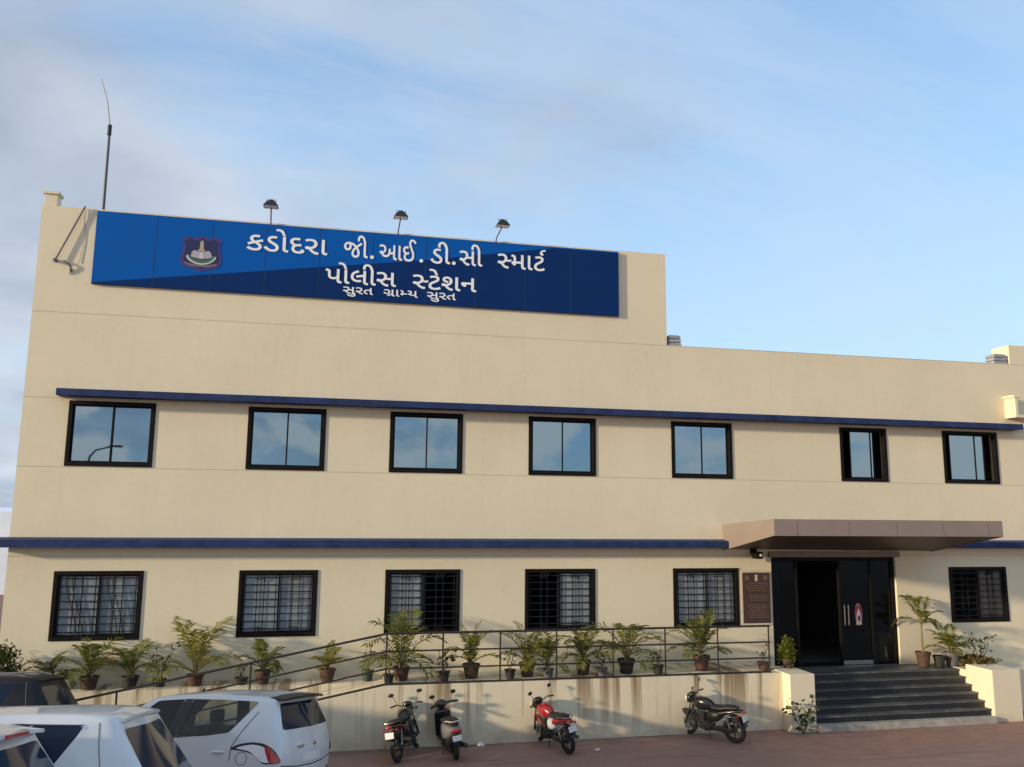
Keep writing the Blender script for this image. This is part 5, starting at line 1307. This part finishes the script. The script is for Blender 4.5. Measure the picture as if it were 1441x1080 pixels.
def scooter(label, rear, front, lean=R(8)):
    T = thing('scooter', label, 'scooter', (0,0,0), 0, 'two wheelers parked along the ramp wall')
    wb, r = .62, .225
    for x, nm in ((-wb, 'rear_wheel'), (wb, 'front_wheel')):
        q = MB(); q.ring((x, 0, r), (0,1,0), r-.05, .05, 32, 10)
        wo = q.build(nm, M['rubber'], T, smooth=True)
        q = MB(); q.cyl((x, -.035, r), (x, .035, r), r-.09, n=24); q.cyl((x, -.06, r), (x, .06, r), .05, n=14); q.build('rim', M['dkmetal'], wo, smooth=True)
    def loft(nm, secs, mat, n=18, e=.7, par=T):
        vs, fs = [], []
        for (x, w_, z0, z1) in secs:
            for k in range(n):
                t = 2*math.pi*k/n
                c, s = math.cos(t), math.sin(t)
                vs.append((x, w_*math.copysign(abs(c)**e, c), (z0+z1)/2+(z1-z0)/2*math.copysign(abs(s)**e, s)))
        for i in range(len(secs)-1):
            for k in range(n): fs.append((i*n+k, i*n+(k+1) % n, (i+1)*n+(k+1) % n, (i+1)*n+k))
        fs += [tuple(range(n-1, -1, -1)), tuple((len(secs)-1)*n+k for k in range(n))]
        return MB().add(vs, fs).build(nm, M[mat], par, smooth=True)
    loft('rear_body', [(-.02,.12,.34,.72),(-.18,.20,.34,.76),(-.45,.22,.40,.77),(-.70,.19,.50,.78),(-.88,.12,.60,.76),(-.94,.06,.66,.74)], 'greypaint')
    loft('under_cover', [(-.05,.13,.22,.40),(-.35,.17,.22,.46),(-.62,.16,.30,.52),(-.80,.10,.44,.58)], 'black')
    loft('seat', [(.0,.10,.71,.79),(-.15,.16,.73,.83),(-.45,.17,.75,.86),(-.70,.15,.78,.88),(-.86,.09,.78,.86)], 'seatvinyl')
    q = MB(); q.hexa([(-.02,-.17,.28),(.42,-.17,.28),(.42,.17,.28),(-.02,.17,.28),(-.02,-.15,.34),(.42,-.15,.33),(.42,.15,.33),(-.02,.15,.34)]); q.build('floorboard', M['black'], T, bevel=.015)
    q = MB(); q.hexa([(.40,-.20,.30),(.48,-.12,.30),(.48,.12,.30),(.40,.20,.30),(.30,-.20,.86),(.42,-.10,.90),(.42,.10,.90),(.30,.20,.86)]); q.build('leg_shield', M['blackpaint'], T, bevel=.035, bseg=3, smooth=True)
    q = MB(); q.tube([(wb,.06,r),(wb-.08,.07,.40),(wb-.20,.03,.62)], .02, 8); q.tube([(wb,-.06,r),(wb-.08,-.07,.40),(wb-.20,-.03,.62)], .02, 8); q.build('fork', M['dkmetal'], T, smooth=True)
    loft('front_mudguard', [(wb+.22,.04,.27,.33),(wb+.14,.08,.32,.44),(wb,.09,.40,.50),(wb-.14,.09,.40,.50),(wb-.24,.07,.34,.44)], 'blackpaint')
    st_ = Matrix.Translation((.36, 0, 0)) @ Matrix.Rotation(R(16), 4, 'Z') @ Matrix.Translation((-.36, 0, 0))
    def rp(p): return tuple(st_ @ Vector(p))
    q = MB(); q.tube([rp(p) for p in ((.20,-.34,1.02),(.27,-.18,1.03),(.34,0,1.00),(.27,.18,1.03),(.20,.34,1.02))], .03, 8); q.ell(rp((.38,0,1.0)), (.11,.15,.10))
    hb = q.build('handlebar_cover', M['blackpaint'], T, smooth=True)
    q = MB(); q.ell(rp((.465,0,.995)), (.03,.085,.06)); q.build('headlight', M['clearlamp'], hb, smooth=True)
    for s in (-1, 1):
        q = MB(); q.tube([rp((.25,s*.20,1.04)), rp((.25,s*.25,1.20))], .007, 6); q.ell(rp((.24,s*.28,1.24)), (.02,.07,.045)); q.build('mirror', M['black'], hb, smooth=True)
        q = MB(); q.tube([rp((.235,s*.23,1.025)), rp((.19,s*.37,1.02))], .021, 8); q.build('grip', M['rubber'], hb, smooth=True)
    q = MB(); q.ell((-.93,0,.69), (.035,.13,.05)); q.build('tail_lamp', M['redlamp'], T, smooth=True)
    q = MB(); q.hexa([(-.965,-.10,.49),(-.955,-.10,.49),(-.955,.10,.49),(-.965,.10,.49),(-.94,-.10,.60),(-.93,-.10,.60),(-.93,.10,.60),(-.94,.10,.60)]); q.build('number_plate', M['plate'], T)
    q = MB(); q.box(-.95, -.78, -.07, .07, .50, .52); q.box(-.96, -.93, -.06, .06, .34, .5); q.build('rear_mudguard', M['black'], T, bevel=.008)
    q = MB()
    for s in (-1, 1): q.tube([(-.58,s*.16,.84),(-.80,s*.16,.90),(-.95,s*.09,.90)], .013, 8)
    q.tube([(-.95,-.09,.90),(-.96,0,.90),(-.95,.09,.90)], .013, 8); q.build('grab_rail', M['silverpaint'], T, smooth=True)
    q = MB(); q.tube([(-.15,-.16,.22),(-.40,-.18,.26),(-.86,-.20,.33)], [.03,.055,.05], 12); q.build('exhaust', M['dkmetal'], T, smooth=True)
    q = MB(); q.box(-.60,-.05,.06,.13,.17,.34); q.tube([(-.05,.08,.22),(-.08,.20,.0)], .012, 6); q.build('engine', M['dkmetal'], T, bevel=.02, smooth=True)
    place_bike(T, rear, front, lean)
    return T
motorcycle('leftmost motorcycle by the ramp wall, black with dark red tail and white plate', (1.52, -2.10), (1.80, -1.50), R(11), 'blackpaint', 'maroonpaint', 'blackpaint', guard=False)
scooter('black and grey scooter parked between the leftmost motorcycle and the bright red one', (2.42, -2.12), (2.36, -1.48), R(8))
motorcycle('bright red motorcycle standing alone at the middle of the ramp wall', (4.40, -2.10), (4.20, -1.48), R(10), 'redpaint', 'redpaint', 'silverpaint', guard=False, cover='black')
motorcycle('dark grey motorcycle with crash guard, nearest the entrance steps', (7.62, -1.98), (7.26, -1.50), R(9), 'blackpaint', 'blackpaint', 'black', rack=False)

# ------------------------------------------------------------------ potted plants
def pot(root, r, h, mat):
    q = MB(); q.lathe((0,0,0), [(r*.72,0),(r*.94,h*.82),(r*1.06,h*.83),(r*1.06,h),(r*.95,h),(r*.90,h*.9)], 20)
    p = q.build('pot', M[mat], root, smooth=True)
    q = MB(); q.cyl((0,0,h*.86), (0,0,h*.905), r*.9, n=18); q.build('soil', M['soil'], p)
def frond(q, base, az, el, length, droop, rnd, nl=16, lw=.02, ll=.30):
    """an arching rachis with narrow leaflets on both sides"""
    p = Vector(base); d = Vector((math.cos(az)*math.cos(el), math.sin(az)*math.cos(el), math.sin(el)))
    pts = [p.copy()]; dirs = [d.copy()]
    seg = 12
    for i in range(seg):
        p = p+d*(length/seg)
        d = (d+Vector((0, 0, -droop*(.4+1.3*i/seg)/seg))+Vector((rnd.uniform(-.02,.02), rnd.uniform(-.02,.02), 0))).normalized()
        pts.append(p.copy()); dirs.append(d.copy())
    q.tube(pts, [.010*(1-.85*i/seg)+.002 for i in range(seg+1)], 5, 1)
    for i in range(nl):
        u = .24+.75*i/(nl-1)
        k = min(int(u*seg), seg-1); t = u*seg-k
        c = pts[k].lerp(pts[k+1], t); dd = dirs[k]
        side = dd.cross(Vector((0, 0, 1)))
        if side.length < 1e-3: side = Vector((1, 0, 0))
        side.normalize()
        upv = side.cross(dd).normalized()
        l_ = length*ll*(math.sin(math.pi*(.12+.80*(u-.24)/.76))*.85+.15)*rnd.uniform(.85, 1.1)
        for s in (-1, 1):
            if rnd.random() < .06: continue
            ld = (side*s*.80+dd*.55+upv*rnd.uniform(.05,.35)).normalized()
            tip = c+ld*l_+Vector((0,0,-.30*l_*rnd.uniform(.4,1.3)))
            mid = c+ld*l_*.5+Vector((0,0,-.02*l_))
            wv = (ld.cross(upv)).normalized()*lw*rnd.uniform(.8,1.2)
            q.add([c, mid+wv, tip, mid-wv], [(0,1,2,3)], 0)
def palm(label, loc, H, spread, pr, ph, pmat='pot', leaf='palm', n=9, seed=0, stemh=.0, droop=1.5, group='potted palms along the front', azs=None):
    n = n+1
    rnd = random.Random(seed)
    root = thing('potted_palm', label, 'potted plant', loc, 0, group)
    pot(root, pr, ph, pmat)
    st = MB(); q = MB()
    nst = 1 if stemh > .3 else rnd.randint(3, 5)
    for k in range(nst):
        a = rnd.random()*6.28; rr = pr*.35 if nst > 1 else 0
        top = stemh if nst == 1 else H*.16*rnd.uniform(.7, 1.2)
        st.tube([(rr*math.cos(a), rr*math.sin(a), ph*.8), (rr*1.3*math.cos(a), rr*1.3*math.sin(a), ph+top)], [.024 if nst == 1 else .014, .012], 7)
    st.build('stem', M['stem'], root, smooth=True)
    for k in range(n):
        az = (azs[k % len(azs)]+rnd.uniform(-.2,.2)) if azs else 2*math.pi*k/n+rnd.uniform(-.35,.35)
        el = R(rnd.uniform(48, 84)) if k % 3 else R(rnd.uniform(28, 50))
        ln = max(H-ph-stemh*.9, spread)*rnd.uniform(.8, 1.15)*(1.0 if el > R(55) else .85)
        frond(q, (rnd.uniform(-.02,.02), rnd.uniform(-.02,.02), ph+(stemh if nst == 1 else 0)*rnd.uniform(.85,1)+.02), az, el, ln, droop*rnd.uniform(.7,1.35), rnd, 15, .012+.010*H*.6, .33)
    q.build('fronds', [M[leaf], M['stem']], root)
    return root
def sapling(label, loc, H, pr, ph, pmat='potdark', leaf='leaf', n=26, seed=0, spread=.16, lsize=.05, name='potted_plant', branches=3):
    rnd = random.Random(seed)
    root = thing(name, label, 'potted plant' if pr else 'plant', loc, 0, 'small potted plants along the front' if pr else None)
    if pr: pot(root, pr, ph, pmat)
    st = MB(); q = MB()
    for b_ in range(branches):
        a = 2*math.pi*b_/branches+rnd.random(); hh = H*rnd.uniform(.72, 1.0)
        pts = [(0, 0, ph*.8)]
        for i in range(1, 6):
            u = i/5
            pts.append((spread*.8*u*math.cos(a)*rnd.uniform(.7,1.2), spread*.8*u*math.sin(a)*rnd.uniform(.7,1.2), ph+(hh-ph)*u))
        st.tube(pts, [.009*(1-.6*i/5) for i in range(6)], 5)
        for k in range(n//branches):
            u = rnd.uniform(.25, 1.0)*5; i = min(int(u), 4)
            c = Vector(pts[i]).lerp(Vector(pts[i+1]), u-i)
            d = Vector((rnd.gauss(0,1), rnd.gauss(0,1), rnd.gauss(.25,.6))).normalized()
            l_ = lsize*rnd.uniform(.7,1.5)
            w_ = d.cross(Vector((rnd.random(), rnd.random(), rnd.random()))).normalized()*l_*.30
            e_ = d.cross(w_).normalized()*l_*.08
            c = c+d*spread*.22*rnd.random()
            q.add([c, c+d*l_*.5+w_+e_, c+d*l_, c+d*l_*.5-w_+e_], [(0,1,2,3)])
    st.build('stem', M['bark'], root, smooth=True)
    q.build('leaves', M[leaf], root)
    return root
def bush(label, loc, rx, rz, cz, n, seed, leaf='leaf', name='shrub', pr=None, lsize=.06, pmat='potdark', cone=False):
    rnd = random.Random(seed)
    root = thing(name, label, 'shrub', loc)
    if pr: pot(root, pr, pr*1.7, pmat)
    st = MB()
    for k in range(5):
        a = rnd.random()*6.28
        st.tube([(0,0,(pr or 0)*1.2), (rx*.5*math.cos(a), rx*.5*math.sin(a), cz+rz*.3*rnd.random())], [.018,.006], 5)
    st.build('stem', M['bark'], root)
    q = MB()
    clumps = []
    for k in range(22):
        d = Vector((rnd.gauss(0,1), rnd.gauss(0,1), rnd.gauss(0,1))).normalized()*rnd.random()**.4
        f_ = (1-.75*max(0, d.z)) if cone else 1
        clumps.append(Vector((d.x*rx*.75*f_, d.y*rx*.75*f_, cz+d.z*rz*.85)))
    for k in range(n):
        c = rnd.choice(clumps)+Vector((rnd.gauss(0,1)*rx*.22, rnd.gauss(0,1)*rx*.22, rnd.gauss(0,1)*rz*.18))
        d = Vector((rnd.gauss(0,1), rnd.gauss(0,1), rnd.gauss(.4,.8))).normalized()
        l_ = lsize*rnd.uniform(.6,1.4)
        w_ = d.cross(Vector((rnd.random(), rnd.random(), rnd.random()))).normalized()*l_*.3
        q.add([c, c+d*l_*.5+w_, c+d*l_, c+d*l_*.5-w_], [(0,1,2,3)])
    q.build('leaves', M[leaf], root)
    return root
ZL, ZP, ZD = 1.022, 1.087, .932
# on the ledge left of the ramp top
bush('round dark green bush at the left edge under the first window', (-5.42, -.42, ZL), .36, .34, .42, 1500, 1, pr=.15)
palm('low drooping palm beside the round bush at far left', (-4.62, -.40, ZL), .78, .42, .13, .2, 'pot', 'palmdark', 8, 2, droop=2.4)
palm('palm in a red brown pot below the right half of the first lower window', (-3.96, -.42, ZL), 1.02, .55, .16, .22, 'pot', 'palm', 11, 3, droop=1.7)
palm('narrow palm in a black pot at the right edge of the first lower window', (-3.28, -.40, ZL), .95, .40, .15, .20, 'potdark', 'palm', 9, 4, droop=1.6)
sapling('dark thin leaved shrub leaning beside the tallest left palm', (-2.78, -.38, ZL), .74, .12, .14, 'potdark', 'leaf', 60, 5, .30, .07, branches=4)
palm('tallest bushy palm between the first and second lower windows', (-2.16, -.40, ZL), 1.28, .80, .15, .20, 'pot', 'palmyellow', 12, 6, droop=1.5)
sapling('tiny sprig in a low black pot left of the second window palm', (-1.34, -.42, ZL), .42, .12, .12, 'potdark', 'leaf', 12, 7, .10, .05)
palm('palm in a square brown pot below the second lower window', (-.96, -.42, ZL), .84, .60, .145, .24, 'pot', 'palm', 10, 8, droop=1.8)
palm('small yellowish palm in a brown pot where the sloping rail begins to rise', (.22, -.46, ZL), .72, .45, .15, .24, 'pot', 'palmyellow', 8, 9, droop=1.6)
sapling('dark leafy sprig in a green pot left of the first railing post', (.98, -.46, ZL), .62, .115, .20, 'potgreen', 'leaf', 22, 10, .14, .08)
# on the platform behind the railing
def P_(x, y=-.86): return (x, y, ZP)
sapling('bare thin sprig in a small black pot touching the first railing post', P_(1.33, -1.12), .68, .10, .16, 'potdark', 'leaf', 12, 11, .12, .06)
palm('large drooping palm in a brown pot below the open third window', P_(1.58), 1.28, .70, .16, .24, 'pot', 'palm', 13, 12, droop=2.0)
sapling('spindly plant with a tuft of leaves in a black pot by the second post', P_(2.37, -1.05), .62, .105, .17, 'potdark', 'leaf', 26, 13, .22, .09)
palm('bright yellow green palm in a brown pot right of the third window', P_(2.92), .98, .55, .165, .26, 'pot', 'palmyellow', 11, 14, droop=1.7)
sapling('small grey green plant in a black pot just right of the third post', P_(3.64, -1.05), .60, .105, .17, 'potdark', 'leaf', 40, 15, .20, .06)
palm('bright bushy palm in a brown pot below the left half of the fourth window', P_(4.02), .98, .60, .155, .25, 'pot', 'palmyellow', 12, 16, droop=1.8)
palm('broad low palm in a small grey pot left of the fourth post', P_(4.38, -1.08), .92, .50, .11, .17, 'potgrey', 'palm', 9, 17, droop=2.0)
palm('spreading palm in a brown pot right of the fourth lower window', P_(5.16), .95, .66, .15, .27, 'pot', 'palm', 12, 18, droop=2.3)
sapling('small sprig in a low dark pot before the fifth post', P_(5.48, -1.08), .46, .105, .16, 'potgrey', 'palm', 30, 19, .2, .08)
palm('tall arching palm in a dark pot between the fourth and fifth windows', P_(6.06), 1.42, .85, .17, .27, 'potdark', 'palm', 11, 20, droop=2.3)
sapling('slim bare stemmed plant in a black pot before the sixth post', P_(6.66, -1.05), .62, .11, .17, 'potdark', 'leaf', 14, 21, .12, .06)
palm('dense green palm in a brown pot below the fifth lower window', P_(7.68), 1.18, .62, .165, .30, 'pot', 'palm', 13, 22, droop=1.6)
sapling('small twiggy plant in a red brown pot at the right end of the railing', P_(8.98, -1.02), .50, .13, .16, 'pot', 'leafdry', 22, 23, .16, .06)
bush('small upright yellow green conifer at the left side of the entrance', (9.55, -.98, 1.10), .21, .30, .36, 900, 24, 'palm', 'potted_conifer', .11, .06, 'pot', True)
# right of the entrance
palm('slender palm with a bare stem in a brown pot right of the glass entrance', (13.20, -.42, .932), 1.62, .55, .155, .32, 'pot', 'palm', 7, 25, .62, 1.9)
q = thing('empty_pot', 'small empty black pot between the two palms right of the entrance', 'pot', (13.56, -.48, .932)); pot(q, .13, .24, 'potdark')
palm('short wide palm in a grey pot under the right ground floor window', (13.92, -.44, .932), .90, .62, .17, .30, 'potgrey', 'palm', 13, 27, droop=1.7)
rnd = random.Random(77)
sapling('pale upright sapling under the right ground floor window', (14.66, -.45, .932), .84, 0, .02, 'pot', 'palmdark', 60, 28, .30, .08, 'sapling', 5)
bush('low dry brown ground plant on top of the right entrance block', (14.35, -.70, .95), .46, .10, .10, 700, 29, 'leafdry', 'dry_plant', None, .09)
sapling('loose green weed growing at the foot of the left entrance block', (9.32, -1.86, 0), .78, 0, .02, 'pot', 'leaf', 80, 30, .42, .10, 'weed', 5)
# litter at the foot of the wall
rnd = random.Random(3)
for x, y, s, lab in ((5.0, -2.2, .045, 'white scrap of litter on the paving right of the red motorcycle'), (3.0, -1.52, .07, 'pale crumpled litter at the wall foot right of the scooter')):
    q = MB(); q.ell((0,0,s*.5), (s, s*.7, s*.5), nu=9, nv=6)
    q.v = [(a*rnd.uniform(.7,1.3), b_*rnd.uniform(.7,1.3), max(.002, c*rnd.uniform(.7,1.3))) for a, b_, c in q.v]
    tag(q.build('litter', M['plate'], loc=(x, y, 0)), lab, 'litter')
# ------------------------------------------------------------------ beyond and behind
sh = thing('shed', 'long pale shed far behind the left end of the building', 'shed', (-40, 30, 0))  # added slab coloured like pale sky, hides the far ground
MB().box(-40, 33, 0, 12, 0, 4.05).build('wall', M['pale'], sh)
MB().prism([(0, 4.052), (12, 4.052), (12, 4.3)], 'x', -40, 33).build('roof', M['pale'], sh)
sl = thing('street_lamp', 'curved street lamp seen mirrored in the first upper window', 'street lamp', (-11.9, -29.5, ground_z(-29.5)-.95))
MB().tube([(0,0,0), (0,0,5.6), (.10,0,6.3), (.40,0,6.65), (1.1,0,6.82)], [.09,.07,.06,.05,.045], 10).build('pole', M['mast'], sl, smooth=True)
MB().box(1.05, 1.6, -.10, .10, 6.80, 6.90).build('lamp_head', M['mast'], sl, bevel=.03)

cw = thing('compound_wall', 'plain plastered compound wall left of the frame, shading the parked cars', 'wall', (-11, -11.3, 0))  # unseen wall, added only to cast shade over the cars
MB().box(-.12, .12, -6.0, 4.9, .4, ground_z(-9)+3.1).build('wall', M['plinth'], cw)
MB().box(-.18, .18, -6.05, 4.95, ground_z(-9)+3.102, ground_z(-9)+3.2).build('coping', M['block'], cw)
